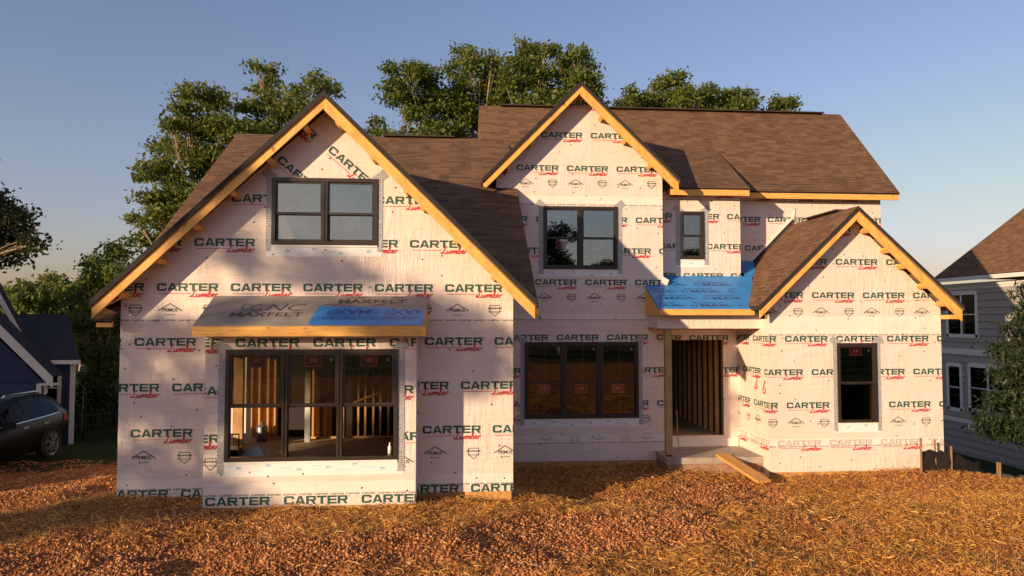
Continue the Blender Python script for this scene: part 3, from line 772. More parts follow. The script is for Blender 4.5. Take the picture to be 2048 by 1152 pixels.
# --- windows
def window(Y, hole, ncol, rail, glass, lower_open=False, sticker='lower', tape=(.11, .05), sill=.2, label=None, shade=None, tape_bot=.12):
    x0, z0, x1, z1 = hole; fw = .05; yo = Y - .03
    mb = MB()
    e = .012
    mb.box(x0 - e, yo, z0 - e, x0 + fw, Y + .10, z1 + e); mb.box(x1 - fw, yo, z0 - e, x1 + e, Y + .10, z1 + e)
    mb.box(x0 + fw, yo, z0 - e, x1 - fw, Y + .10, z0 + fw); mb.box(x0 + fw, yo, z1 - fw, x1 - fw, Y + .10, z1 + e)
    cw = (x1 - x0 - 2 * fw) / ncol; units = []
    for k in range(ncol):
        a = x0 + fw + cw * k; b = a + cw
        if k: mb.box(a - .045, yo + .002, z0 + fw, a - .007, Y + .098, z1 - fw); mb.box(a + .007, yo + .002, z0 + fw, a + .045, Y + .098, z1 - fw); mb.box(a - .007, yo + .04, z0 + fw, a + .007, Y + .09, z1 - fw)
        units.append((a + (.045 if k else 0), b - (.045 if k < ncol - 1 else 0)))
    fr = mb.build('window', M['bronze'], house)
    if label: fr['label'] = label
    zr = z0 + (z1 - z0) * rail
    for k, (a, b) in enumerate(units):
        sw = .032
        def sash(zl, zh, y, nm='sash'):
            m_ = MB(); m_.box(a, y, zl, a + sw, y + .035, zh); m_.box(b - sw, y, zl, b, y + .035, zh)
            m_.box(a + sw, y, zl, b - sw, y + .035, zl + sw * 1.3); m_.box(a + sw, y, zh - sw, b - sw, y + .035, zh)
            m_.build(nm, M['bronze'], fr)
            g = MB(); g.box(a + sw, y + .014, zl + sw * 1.3, b - sw, y + .018, zh - sw); g.build('pane', glass, fr)
        sash(zr - .02, z1 - fw, Y - .004)
        if lower_open: sash(zr - .045, z1 - fw - .03, Y + .045)
        else: sash(z0 + fw, zr + .02, Y + .045)
        # the maker's red label behind the glass
        wS, hS = .29, .21; cx = (a + b) / 2
        if b - a < .5: wS, hS = .27, .2
        cz_ = (z1 - fw - .12) if sticker == 'upper' else (zr - .15)
        ys = Y + (.036 if sticker == 'upper' else .075)
        m_ = MB(); m_.box(cx - wS / 2, ys, cz_ - hS / 2, cx + wS / 2, ys + .002, cz_ + hS / 2)
        for q_ in (rect(-wS / 2 + .006, -hS / 2 + .006, wS / 2 - .006, -hS / 2 + .013), rect(-wS / 2 + .006, hS / 2 - .013, wS / 2 - .006, hS / 2 - .006), rect(-wS / 2 + .006, -hS / 2 + .013, -wS / 2 + .013, hS / 2 - .013), rect(wS / 2 - .013, -hS / 2 + .013, wS / 2 - .006, hS / 2 - .013)):
            m_.face([(cx + u, ys - .001, cz_ + v) for u, v in q_], 1)
        p, w = font_polys('MI', .065, 1.3, .03)
        for f in p: m_.face([(cx - w / 2 + u, ys - .001, cz_ - .03 + v) for u, v in f], 1)
        m_.build('sticker', [M['sticker'], M['pale']], fr)
        m_ = MB(); m_.box(b - sw - .09, Y + .022, z1 - fw - .13, b - sw - .045, Y + .024, z1 - fw - .085); m_.build('label', M['white'], fr)
        if sticker == 'lower' or ncol == 1:
            m_ = MB(); m_.box(cx + .03, Y + .083, (zr if lower_open else z0 + fw + .04), cx + .036, Y + .087, z1 - fw - .04); m_.build('sash_cord', M['fade'], fr)
    # flashing tape up both jambs with slanted corner patches, white tape under the sill
    tw = tape[0]; d = .007
    for s, xx in ((-1, x0 - e), (1, x1 + e)):
        m_ = MB(); xa, xb = sorted((xx + s * .001, xx + s * tw)); jag = random.uniform(-.015, .015)
        m_.prism([(xa, Y - d, z0 - tape_bot + jag), (xb, Y - d, z0 - tape_bot - jag), (xb, Y - d, z1 + .04), (xa, Y - d, z1 + .04)], (0, d - .0055, 0))
        c = Vector((xx + s * tw * .45, Y - d - .002, z1 + .05)); u = Vector((s * .62, 0, -.78)).normalized(); v = Vector((s * .78, 0, .62)).normalized()
        if s * v.x < 0: v = -v
        q_ = [c + u * (.075 * i) + v * (.12 * j) for i, j in ((-1, -1), (1, -1), (1, 1), (-1, 1))]
        if (q_[1] - q_[0]).cross(q_[2] - q_[0]).y > 0: q_ = q_[::-1]
        m_.prism(q_, (0, .0015, 0))
        m_.build('flashing_tape', M['tape'], fr)
    m_ = MB(); xa, xb = x0 - e - tw * .95, x1 + e + tw * .95
    zt = z0 - e - .001
    m_.prism([(xa, Y - .0055, zt - sill), (xb, Y - .0055, zt - sill + .01), (xb, Y - .0055, zt), (xa, Y - .0055, zt)], (0, .0035, 0))
    m_.prism([(x0 - e, Y - .024, zt - .03), (x1 + e, Y - .024, zt - .03), (x1 + e, Y - .024, zt), (x0 - e, Y - .024, zt)], (0, .0185, 0))
    u = xa + .1; k = 0
    while u < xb - .2:
        zc = zt - .08 - (k % 3) * .035
        if k % 2:
            for q_ in stroke([(u, zc), (u + .07, zc), (u + .07, zc + .03), (u, zc + .03), (u, zc)], .01, False): m_.face([(a_, Y - .0068, b_) for a_, b_ in q_], 1)
            m_.face([(a_, Y - .0066, b_) for a_, b_ in rect(u, zc + .015, u + .07, zc + .03)], 1)
        else:
            p, w = font_polys('Housewrap'[:7], .022, 1.2, 0., .3)
            for q_ in stroke([(u + .016 * i, zc + (.012 if i % 2 else 0)) for i in range(11)], .006, False): m_.face([(a_, Y - .0066, b_) for a_, b_ in q_], 1)
        u += random.uniform(.17, .26); k += 1
    m_.build('sill_tape', [M['sill'], M['blue_ink']], fr)
    return fr
window(YL, holeU, 2, .47, M['glass_sky'], label='two-unit upper window under the left gable, mirroring the sky', sill=.2, tape=(.09, 0))
window(YB, holeB, 3, .5, M['glass_dim'], lower_open=True, sticker='upper', label='three-unit bay window with its lower sashes raised', sill=.24, tape=(.11, 0), tape_bot=.2)
window(YC, holeC2, 2, .5, M['glass_sky'], label='two-unit window in the middle block upstairs', sill=.17)
window(YC, holeC1, 3, .47, M['glass_low'], label='dark three-unit window in the middle block at ground level', sill=.2, tape=(.10, 0), tape_bot=.17)
window(YD, holeS, 1, .5, M['glass_sky'], label='narrow single window in the dormer over the porch', sill=.2, tape_bot=.15)
window(YW, holeR, 1, .5, M['glass_dim'], lower_open=True, sticker='upper', label='single window in the right wing with its lower sash raised', sill=.22, tape=(.09, 0), tape_bot=.2)

# --- inside: subfloors, partitions, studs
fz = .45
mb = MB(); mb.box(LX0 + .15, YL + .16, fz - .1, LX1 - .15, 20, fz); mb.build('subfloor', M['floor'], house)
mb = MB(); mb.box(LX0 + .15, YL + .16, 2.96, LX1 - .15, 20, 3.0); mb.build('ceiling', M['back'], house)
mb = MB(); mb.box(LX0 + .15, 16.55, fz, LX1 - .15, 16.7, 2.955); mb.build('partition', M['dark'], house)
ys = 16.3
def stud(x, y, z0=fz + .04, z1=2.9, w=.04, d=.1, m='stud'):
    m_ = MB(); m_.box(x - w / 2, y, z0, x + w / 2, y + d, z1); return m_.build('stud', M[m], house)
for x in (505, 521, 538, 552, 628, 640, 652, 689, 718, 732, 748, 762, 778, 790): stud(PX(x, ys), ys)
for x in (497, 617): stud(PX(x, 15.6), 15.6, w=.11, m='white')
mb = MB(); mb.box(PX(480, ys), ys - .002, fz, PX(568, ys), ys + .1, fz + .04); mb.box(PX(624, ys), ys - .002, fz, PX(800, ys), ys + .1, fz + .04); mb.build('bottom_plate', M['stud'], house)
mb = MB(); mb.box(PX(628, ys), ys + .11, fz + .04, PX(664, ys), ys + .13, 2.9); mb.box(PX(506, ys), ys + .11, fz + .04, PX(556, ys), ys + .13, 2.9); mb.build('sheathing_panel', M['osb'], house)
mb = MB(); mb.box(PX(572, ys), ys, fz + .2, PX(614, ys), ys + .03, 2.9); mb.build('wallboard', M['white'], house)
mb = MB(); mb.box(PX(470, 15), 15.0, fz, PX(488, 15), 15.12, 2.9); mb.build('stud_pack', M['stud'], house)
mb = MB(); mb.box(PX(440, 15.2), 15.2, fz, PX(469, 15.2), 15.23, 2.9); mb.build('insulation_board', M['wrap2'], house)
mb = MB(); mb.bar((PX(700, ys), ys - .01, fz + .75), (PX(770, ys), ys - .01, fz + 1.05), .02, .04); mb.bar((PX(690, ys), ys - .01, 2.0), (PX(745, ys), ys - .01, 2.0), .02, .06); mb.build('brace', M['stud'], house)
# the hall behind the front door
hz = .25
mb = MB(); mb.box(CX1 + .2, YD + .15, hz - .1, RX0 - .05, 23, hz); mb.build('hall_floor', M['floor'], house)
for k in range(11):
    y = 17.45 + .41 * k
    stud(holeD[2] - .03, y, hz, 2.9, .09, .045); stud(holeD[0] + .02, y + .1, hz, 2.9, .09, .045)
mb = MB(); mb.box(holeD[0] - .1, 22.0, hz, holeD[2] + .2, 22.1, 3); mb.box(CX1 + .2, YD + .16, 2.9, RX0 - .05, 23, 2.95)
mb.box(holeD[2] + .03, YD + .16, hz, holeD[2] + .06, 22, 2.9); mb.box(holeD[0] - .06, YD + .16, hz, holeD[0] - .03, 22, 2.9); mb.build('hall_shade_lining', M['dark'], house)  # near-black sheets: the hall's darkness is painted into their colour
mb = MB(); mb.box(1.3, 20, -.3, CX1 - .1, 20.1, 6); mb.box(1.2, YC + .15, .2, CX1 - .1, 20, .25); mb.box(1.2, YC + .15, 2.9, CX1 - .1, 20, 2.95); mb.build('room_shade_lining', M['dark'], house)  # near-black surfaces paint the unlit depth behind the middle windows
mb = MB(); mb.box(RX0 + .15, 18.3, -.1, RX1 - .15, 18.4, 3); mb.box(RX0 + .15, YW + .15, .1, RX1 - .15, 18.3, .15); mb.box(RX0 + .15, YW + .15, 2.95, RX1 - .15, 18.3, 3.0); mb.build('room_shade_lining', M['dark'], house)  # same painted darkness behind the right wing's window
stud(PX(1722, 18), 17.6, .15, 2.9, .09)

# ------------------------------------------------------------------ loose things on the site
t = tag(MB(), None) if False else None
pl = MB(); a = P(1447, 904, 15.75); b = P(1527, 974, 14.35)
pl.bar((a.x, 15.85, .04), (b.x, 14.3, -.225), .31, .052)
tag(pl.build('plank', M['plank']), 'long wooden plank leaning as a ramp from the porch slab to the ground', 'plank')
st = MB(); st.bar((5.28, 16.55, .012), (5.08, 16.02, 1.02), .02, .03)
tag(st.build('wooden_stick', M['stud']), 'thin wooden stick leaning against the porch post beside the doorway', 'stick')
# things inside the bay room
g = thing('tool_case', 'black tool case with a handle standing inside the bay window', 'tool case', (PX(468, 13.2), 13.2, fz))
mb = MB(); c = g.location
mb.box(c.x - .25, 13.0, fz, c.x + .17, 13.4, fz + .30); mb.box(c.x - .23, 12.99, fz + .31, c.x + .15, 13.41, fz + .36); mb.build('body', M['black'], g)
mb = MB(); mb.tube([(c.x - .2, 13.2, fz + .36), (c.x - .2, 13.2, fz + .6), (c.x + .12, 13.2, fz + .6), (c.x + .12, 13.2, fz + .36)], [.015] * 4); mb.build('handle', M['black'], g)
mb = MB()
for k in range(2): mb.lathe((c.x + .0 + k * .07, 12.985, fz + .13), (0, 1, 0), [(0, .03), (0, .018)], 12)
mb.build('marking', M['white'], g)
bgc = P(505, 905, 12.35); 
def cone_bag(c, h, r0):
    mb = MB(); n = 26; prof = [(0, r0), (.12, r0 * 1.05), (.25, r0 * .85), (.36, r0 * .62), (.46, r0 * .4), (.53, r0 * .26), (.58, r0 * .15), (.60, r0 * .03)]
    i0 = 0
    for t_, rr in prof:
        for i in range(n):
            an = 6.2832 * i / n; w = rr * (1 + .16 * math.sin(5 * an + t_ * 9) + .08 * math.sin(11 * an + 2))
            mb.v.append((c.x + w * math.cos(an) + t_ * .12, c.y + .7 * w * math.sin(an), c.z + t_ * h / .6))
    for k in range(len(prof) - 1):
        for i in range(n):
            j = (i + 1) % n; mb.f.append((k * n + i, k * n + j, k * n + n + j, k * n + n + i)); mb.m.append(0); mb.uv.append([(0, 0)] * 4)
    return mb
bag = cone_bag(Vector((PX(508, 12.5), 12.5, fz)), .54, .33)
tag(bag.build('plastic_bag', plain('cloudy_plastic', (.62, .56, .52), .35), smooth=True), 'crumpled translucent plastic bag tied at the neck, on the floor inside the bay window', 'bag')
mb = MB(); c = Vector((PX(529, 16.1), 16.05, fz)); mb.lathe(c, (0, 0, 1), [(0, 0), (0, .12), (.3, .12), (.34, .09), (.36, .04), (.42, .04), (.42, 0)], 18)
tag(mb.build('gas_cylinder', plain('steel_grey', (.25, .24, .23), .35, .6), smooth=True), 'small grey gas cylinder on the floor against the studs inside the bay room', 'cylinder')
mb = MB(); c = Vector((PX(781, 11.75), YB + .14, holeB[1] + .052)); mb.lathe(c, (0, 0, 1), [(0, 0), (0, .03), (.11, .03), (.14, .012), (.18, .012), (.18, 0)], 14)
tag(mb.build('caulk_bottle', M['white'], smooth=True), 'small white bottle standing on the right end of the bay window sill', 'bottle')

# ------------------------------------------------------------------ ground
def vnoise(x, y, s, seed):
    r_ = np.random.default_rng(seed).random((64, 64))
    u = x / s; v = y / s; i = np.floor(u).astype(int); j = np.floor(v).astype(int); fu = u - i; fv = v - j
    fu = fu * fu * (3 - 2 * fu); fv = fv * fv * (3 - 2 * fv)
    g_ = lambda a, b: r_[a % 64, b % 64]
    return (g_(i, j) * (1 - fu) + g_(i + 1, j) * fu) * (1 - fv) + (g_(i, j + 1) * (1 - fu) + g_(i + 1, j + 1) * fu) * fv - .5
def sstep(a, b, x):
    t_ = np.clip((x - a) / (b - a), 0, 1); return t_ * t_ * (3 - 2 * t_)
def gz_(x, y):
    x = np.asarray(x, float); y = np.asarray(y, float)
    k = sstep(-.5, 2.5, x)
    z = (1 - k) * (.14 - .40 * sstep(11.0, 17.0, y)) + k * (.12 - .44 * sstep(10.3, 13.8, y)) + .10 * sstep(9, 5, y)
    z -= .42 * sstep(16, 21, y) * sstep(-4, -9, x)
    z -= .22 * sstep(-6, -12, x) * sstep(19, 14, y)
    z -= .85 * sstep(10.6, 14.0, x) * sstep(12.5, 17, y) + .35 * sstep(12, 17, x)
    z -= 1.3 * sstep(14.6, 20, x) * sstep(10, 20, y)
    z += .10 * np.exp(-(((x - 4.9) / 1.5) ** 2 + ((y - 14.0) / .8) ** 2))
    z += .12 * np.exp(-(((x + 6.8) / 1.6) ** 2 + ((y - 14.2) / 1.6) ** 2))
    z += .07 * np.exp(-(((x - 10.0) / .8) ** 2 + ((y - 14.9) / .4) ** 2))
    z += (.16 * vnoise(x, y, 1.6, 1) + .09 * vnoise(x, y, .6, 2) + .05 * vnoise(x, y, .22, 3)) * sstep(40, 18, np.abs(x) + np.abs(y - 12) * .5)
    return z
xs = np.concatenate([np.linspace(-900, -60, 8), np.linspace(-55, -14.5, 24), np.arange(-14, 16, .075), np.linspace(16.5, 60, 24), np.linspace(70, 900, 8)])
ysv = np.concatenate([np.linspace(-900, -60, 8), np.linspace(-50, 6, 24), np.arange(6.5, 18.2, .075), np.linspace(18.6, 60, 40), np.linspace(70, 1200, 8)])
XX, YY = np.meshgrid(xs, ysv); ZZ = gz_(XX, YY)
V = np.stack([XX, YY, ZZ], -1).reshape(-1, 3); nx = len(xs); ny = len(ysv)
ii, jj = np.meshgrid(np.arange(nx - 1), np.arange(ny - 1)); a_ = (jj * nx + ii).ravel()
tag(np_mesh('ground', V, np.stack([a_, a_ + 1, a_ + nx + 1, a_ + nx], -1), M['soil'], smooth=True), kind='structure')

# where it is bare clods and where straw covers it (0 bare .. 1 straw)
def strawness(x, y):
    s = np.full_like(x, .85)
    def blob(cx, cy, rx, ry, k=1.0, rot=0.):
        c, s_ = math.cos(rot), math.sin(rot); u = ((x - cx) * c + (y - cy) * s_) / rx; v = (-(x - cx) * s_ + (y - cy) * c) / ry
        return k * np.exp(-(u * u + v * v) ** 1.5)
    s -= blob(-7.5, 14.6, 2.6, 1.8, .9) + blob(-3.2, 8.7, 5.0, 1.15, .95) + blob(-8.5, 11.6, 2.6, .9, .5) + blob(1.6, 10.0, 2.6, .9, .85, .3) + blob(4.4, 12.7, 2.2, 1.6, .85, .9) + blob(-6, 8.4, 2.5, .5, .7) + blob(-9, 13.3, 2, 2, .7)
    s += .75 * vnoise(x, y, 1.1, 11) + .6 * vnoise(x, y, .4, 12) - .08 - .22 * sstep(-1, -5, x)
    return np.clip(s, 0, 1)
def blocked(x, y):
    return ((x > bayX0) & (x < bayX1) & (y > YB)) | ((x > LX0) & (x < LX1) & (y > YL)) | ((x > .9) & (y > YC)) | ((x > RX0) & (x < RX1) & (y > YW)) | ((x > SX0) & (x < RX1) & (y > 15.7))
def scatter(n, y0, y1, pw=1.0):
    y = y0 + (y1 - y0) * rng.random(n) ** pw; x = y * (-.70 + 1.62 * rng.random(n)) + 0
    ok = ~blocked(x, y) & (x > -13.5) & (x < 15.2)
    return x[ok], y[ok]
# straw blades: bent two-piece strips
x, y = scatter(250000, 7.0, 17.5, 1.25); s = strawness(x, y); keep = (rng.random(len(x)) < np.clip(s * 1.25 - .1, .04, 1)) & ~((x < -5.6) & (y > 13.2)) ; x, y = x[keep], y[keep]
n = len(x); th = rng.normal(.5, 1.1, n); L = rng.uniform(.045, .14, n); wd = rng.uniform(.004, .008, n)
lift = rng.random(n) ** 2 * .07; pit = rng.normal(.1, .42, n)
D = np.stack([np.cos(th) * np.cos(pit), np.sin(th) * np.cos(pit), np.sin(pit)], -1); U = np.stack([-np.sin(th), np.cos(th), np.zeros(n)], -1)
U[:, 2] += rng.normal(0, .7, n)
D2 = D.copy(); D2[:, 2] -= rng.uniform(.1, .7, n); D2[:, :2] += rng.normal(0, .3, (n, 2))
C = np.stack([x, y, gz_(x, y) + .012 + lift], -1)
p0 = C - D * L[:, None] * .5; p1 = C; p2 = C + D2 * L[:, None] * .5; w = U * wd[:, None] * .5
V = np.stack([p0 - w, p0 + w, p1 + w, p1 - w, p2 + w * .6, p2 - w * .6], 1).reshape(-1, 3)
k = np.arange(n) * 6; F = np.concatenate([np.stack([k, k + 1, k + 2, k + 3], -1), np.stack([k + 3, k + 2, k + 4, k + 5], -1)])
tag(np_mesh('straw', V, F, M['straw']), 'loose golden straw mulch strewn over the clay yard', 'straw', kind='stuff')
# clods: squashed irregular little rocks
ico = [(-.526, 0, .851), (.526, 0, .851), (-.526, 0, -.851), (.526, 0, -.851), (0, .851, .526), (0, .851, -.526), (0, -.851, .526), (0, -.851, -.526), (.851, .526, 0), (-.851, .526, 0), (.851, -.526, 0), (-.851, -.526, 0)]
icf = [(0, 4, 1), (0, 9, 4), (9, 5, 4), (4, 5, 8), (4, 8, 1), (8, 10, 1), (8, 3, 10), (5, 3, 8), (5, 2, 3), (2, 7, 3), (7, 10, 3), (7, 6, 10), (7, 11, 6), (11, 0, 6), (0, 1, 6), (6, 1, 10), (9, 0, 11), (9, 11, 2), (9, 2, 5), (7, 2, 11)]
ico = np.array(ico); icf = np.array(icf)
x, y = scatter(165000, 7.0, 19.5, 1.2); s = strawness(x, y); keep = rng.random(len(x)) < np.clip(1.15 - s * 1.1, .10, 1); x, y = x[keep], y[keep]
n = len(x); r_ = .008 + .018 * rng.random(n) ** 2.2
big = rng.random(n) < .004; r_[big] *= 1.5
V = ico[None] * (1 + rng.normal(0, .22, (n, 12, 1))) * r_[:, None, None] * rng.uniform(.7, 1.2, (n, 1, 3))
V[:, :, 2] *= .8; V += np.stack([x, y, gz_(x, y) + r_ * .35], -1)[:, None, :]
F = (icf[None] + (np.arange(n) * 12)[:, None, None]).reshape(-1, 3)
tag(np_mesh('clay_clods', V.reshape(-1, 3), F, M['clod'], k=3), 'crumbled red clay clods lying over the graded yard', 'soil', kind='stuff')

# ------------------------------------------------------------------ silt fences on the right
def silt_fence(pts, stakes, label, h=.5):
    g = thing('silt_fence', label, 'silt fence', (pts[0][0], pts[0][1], float(gz_(pts[0][0], pts[0][1]))), 'low black silt fences along the right side of the yard')
    mb = MB(); m_ = 14; rows_ = []
    for k in range(len(pts) - 1):
        a, b = Vector(pts[k]), Vector(pts[k + 1])
        for i in range(m_ + (k == len(pts) - 2)):
            t_ = i / m_; p = a.lerp(b, t_); sag = .06 * math.sin(t_ * 3.1416) + .02 * math.sin(t_ * 17)
            gx = float(gz_(p.x, p.y)); dy = .03 * math.sin(t_ * 9 + k)
            rows_.append((Vector((p.x, p.y + dy, gx - .12)), Vector((p.x, p.y - dy, gx + h * .5)), Vector((p.x, p.y + dy, gx + h - sag))))
    for i in range(len(rows_) - 1):
        for j in range(2):
            q = [rows_[i][j], rows_[i + 1][j], rows_[i + 1][j + 1], rows_[i][j + 1]]
            mb.face(q); mb.face([Vector(p) + Vector((0, .006, 0)) for p in q][::-1])
    mb.build('fabric', M['silt'], g, True)
    for (x, y), hh in stakes:
        mb = MB(); z = float(gz_(x, y)); mb.box(x - .016, y - .035, z - .2, x + .016, y - .008, z + hh); mb.build('stake', M['stake'], g)
M['stake'] = wood_mat('weathered_stake', (.30, .19, .11), .6)
M['silt'] = plain('black_silt_fabric', (.035, .026, .022), .8, var=.3, scale=3)
sx = lambda px, y: PX(px, y)
silt_fence([(sx(1835, 14.6), 14.6), (sx(1895, 15.1), 15.1), (sx(1950, 16.0), 16.0)], [((sx(1834, 14.6), 14.6), .75), ((sx(1862, 14.9), 14.9), .68), ((sx(1894, 15.1), 15.1), .6)], 'short black silt fence with wooden stakes at the corner of the right wing')
silt_fence([(sx(1962, 16.6), 16.6), (sx(1990, 15.8), 15.8), (sx(2060, 15.4), 15.4)], [((sx(1985, 15.8), 15.8), .62), ((sx(1990, 15.75), 15.75), .62), ((sx(2044, 15.5), 15.5), .66), ((sx(2075, 15.3), 15.3), .6)], 'black silt fence with pale stakes at the right edge below the grey house', .42)

# ------------------------------------------------------------------ neighbours
def lap(mb, a, b, z0, z1, nrm, m=0, step=.30):
    """lap siding between plan points a and b: tilted boards, each overhanging the one below"""
    a = Vector((*a, 0)); b = Vector((*b, 0)); n_ = Vector((*nrm, 0)); z = z0
    while z < z1 - .01:
        zt = min(z + step, z1)
        q = [a + n_ * .045 + Vector((0, 0, z)), b + n_ * .045 + Vector((0, 0, z)), b + Vector((0, 0, zt)), a + Vector((0, 0, zt))]
        mb.face(q, m); mb.face([a + Vector((0, 0, z)), b + Vector((0, 0, z)), q[1], q[0]], m); z = zt
M['grey_siding'] = plain('grey_siding', (.31, .285, .265), .7, var=.06)
M['trim_grey'] = plain('light_trim', (.66, .63, .61), .6, var=.05)
M['blue_siding'] = plain('navy_siding', (.009, .016, .08), .6, var=.08)
M['white_trim'] = plain('white_trim', (.62, .61, .60), .55, var=.05)
M['window_backing'] = plain('window_blind', (.10, .105, .09), .6)
M['glass_far'] = glass_mat('neighbour_glass', (.0, (.45, .5, .45)), (.4, .42, .4))
gh = thing('neighbour_house', 'grey lap-sided neighbour house with brown hip roof at the right edge', 'house', (26, 26, -2.5))
def sight(px, X):
    p = P(px, 638, 1.0); return X / p.x          # depth at which the wall X = const crosses the sight line of pixel px
GX = 22.3; gY0, gY1 = 16.0, sight(1876, 22.3); gz0, gz1 = -3.6, P(1880, 566, gY1).z - .1
mb = MB(); lap(mb, (GX, gY1), (GX, gY0), gz0, gz1, (-1, 0)); lap(mb, (GX, gY0), (36, gY0), gz0, gz1, (0, -1)); lap(mb, (36, gY1), (GX, gY1), gz0, gz1, (0, 1))
mb.build('wall', M['grey_siding'], gh)
mb = MB()
zq = P(1890, 700, sight(1890, GX)).z; mb.box(GX - .04, gY0, zq - .14, GX + .02, gY1, zq + .12); zq = P(1895, 836, sight(1895, GX)).z; mb.box(GX - .04, gY0, zq - .08, GX + .02, gY1, zq + .1)
mb.box(GX - .05, gY1 - .16, gz0, GX + .02, gY1 + .03, gz1); mb.box(GX - .04, gY0, gz1 - .26, GX + .02, gY1, gz1 - .02)
mb.build('trim_band', M['trim_grey'], gh)
ex = GX - .5; eY1 = sight(1868, ex); ez = P(1868, 557, eY1).z; k = 1.18; run = 6.5
mb = MB()
slab(mb, [(ex, gY0 - 6, ez), (ex, eY1, ez), (ex + run, eY1 - run, ez + k * run), (ex + run, gY0 - 6, ez + k * run)])
slab(mb, [(ex, eY1, ez), (37, eY1, ez), (37 - run, eY1 - run, ez + k * run), (ex + run, eY1 - run, ez + k * run)])
slab(mb, [(ex + run, gY0 - 6, ez + k * run), (ex + run, eY1 - run, ez + k * run), (37, eY1 - run, ez), (37, gY0 - 6, ez)])
mb.build('roof', RM, gh)
mb = MB(); mb.box(ex - .02, gY0 - 6, ez - .20, ex + .02, eY1, ez - .035); mb.box(ex + .02, gY0 - 6, ez - .16, GX - .002, eY1, ez - .12); mb.build('eave_board', M['trim_grey'], gh)
def side_window(y0, y1, z0, z1, ncol, blinds):
    m_ = MB(); t_ = .14
    for a, b, c, d in ((y0 - t_, z0 - t_, y0, z1 + t_), (y1, z0 - t_, y1 + t_, z1 + t_), (y0, z1, y1, z1 + t_ * 1.3), (y0 - t_ * 1.4, z0 - t_ * 1.2, y1 + t_ * 1.4, z0)): m_.box(GX - .075, a, b, GX - .025, c, d)
    zm = (z0 + z1) / 2; cw = (y1 - y0) / ncol
    for k_ in range(1, ncol): m_.box(GX - .07, y0 + cw * k_ - .05, z0, GX - .03, y0 + cw * k_ + .05, z1)
    for k_ in range(ncol): m_.box(GX - .06, y0 + cw * k_ + .05, zm - .025, GX - .03, y0 + cw * (k_ + 1) - .05, zm + .025)
    w_ = m_.build('window', M['trim_grey'], gh)
    m_ = MB(); m_.box(GX - .045, y0, z0, GX - .04, y1, z1); m_.build('pane', M['glass_far'], w_)
    m_ = MB()
    if blinds:
        z = z0
        while z < z1: m_.face([(GX - .032, y1, z), (GX - .032, y0, z), (GX - .027, y0, z + .035), (GX - .027, y1, z + .035)]); z += .055
    m_.box(GX - .026, y0, z0, GX - .0225, y1, z1); m_.build('window_backing', M['window_backing'] if blinds else M['dark'], w_)  # without blinds the sheet is near-black, painting an unlit room behind the pane
def nb_win(pa, pb, ya, yb, n, bl):
    y0, y1 = sight(pb, GX), sight(pa, GX); ym = (y0 + y1) / 2; xm = (pa + pb) / 2
    side_window(y0, y1, P(xm, yb, ym).z, P(xm, ya, ym).z, n, bl)
nb_win(1899, 1953, 590, 668, 2, True)
nb_win(1897, 1919, 733, 815, 1, True)
nb_win(1940, 2012, 737, 822, 2, False)

bh = thing('neighbour_house', 'navy blue neighbour house with white trim and dark roof at the left edge', 'house', (-14, 22, -.8))
bX = PX(88, 22.5); bXB = PX(152, 23.2); bze = PZ(720, 22.9, 150)
mb = MB(); lap(mb, (-26, 23.2), (bXB, 23.2), -1.2, bze, (0, -1)); lap(mb, (bXB, 23.2), (bXB * 1.11, 25.6), -1.2, bze, (.9, .45))
lap(mb, (-26, 22.5), (bX, 22.5), -1.2, 1.25, (0, -1)); lap(mb, (bX, 22.5), (bX * 23.2 / 22.5, 23.2), -1.2, 1.25, (.9, .45))
pk = (-18.6, 7.7)
mb.face([(-26, 22.5, 1.25), (bX, 22.5, 1.25), (pk[0], 22.5, 1.25 + (bX - pk[0]))], 0)
mb.face([(-26, 23.25, bze), (bX - .4, 23.25, bze), (-19, 23.25, bze + 6.2), (-26, 23.25, 7)], 0)
mb.build('wall', M['blue_siding'], bh)
mb = MB(); mb.box(bXB - .1, 23.14, -1.2, bXB + .03, 23.19, bze); mb.build('corner_board', M['white_trim'], bh)
mb = MB(); mb.box(bX - .12, 22.42, -1.2, bX + .02, 22.47, 1.15); mb.build('corner_board', M['white_trim'], bh)
mb = MB(); rg = PZ(628, 25.2, 100)
slab(mb, [(-26, 22.85, bze + .02), (PX(163, 22.85), 22.85, bze + .02), (PX(135, 25.2), 25.2, rg), (-26, 25.2, rg)])
slab(mb, [(PX(163, 22.85), 22.85, bze + .02), (PX(158, 25.9), 25.9, bze + .02), (PX(132, 25.8), 25.8, rg), (PX(135, 25.2), 25.2, rg)])
e1 = P(106, 752, 22.2); p1 = (e1.x - 6.6, e1.z + 6.7)
slab(mb, [(e1.x, 22.2, e1.z), (e1.x, 22.8, e1.z), (p1[0], 22.8, p1[1]), (p1[0], 22.2, p1[1])])
e2 = P(56, 686, 23.0); p2 = (e2.x - 4, e2.z + 7.3)
slab(mb, [(e2.x, 23.0, e2.z), (e2.x, 23.24, e2.z), (p2[0], 23.24, p2[1]), (p2[0], 23.0, p2[1])])
mb.build('roof', [M['shingle_grey'], M['edge'], M['white_trim']], bh)
mb = MB(); mb.prism([(e1.x, 22.15, e1.z - .03), (p1[0], 22.15, p1[1] - .03), (p1[0], 22.15, p1[1] - .40), (e1.x, 22.15, e1.z - .34)], (0, .05, 0)); mb.box(e1.x - .45, 22.201, e1.z - .28, e1.x + .02, 22.5, e1.z - .22); mb.build('rake_board', M['white_trim'], bh)
mb = MB(); mb.prism([(e2.x, 22.95, e2.z - .03), (p2[0], 22.95, p2[1] - .03), (p2[0], 22.95, p2[1] - .40), (e2.x, 22.95, e2.z - .24)], (0, .05, 0)); mb.build('rake_board', M['trim_grey'], bh)
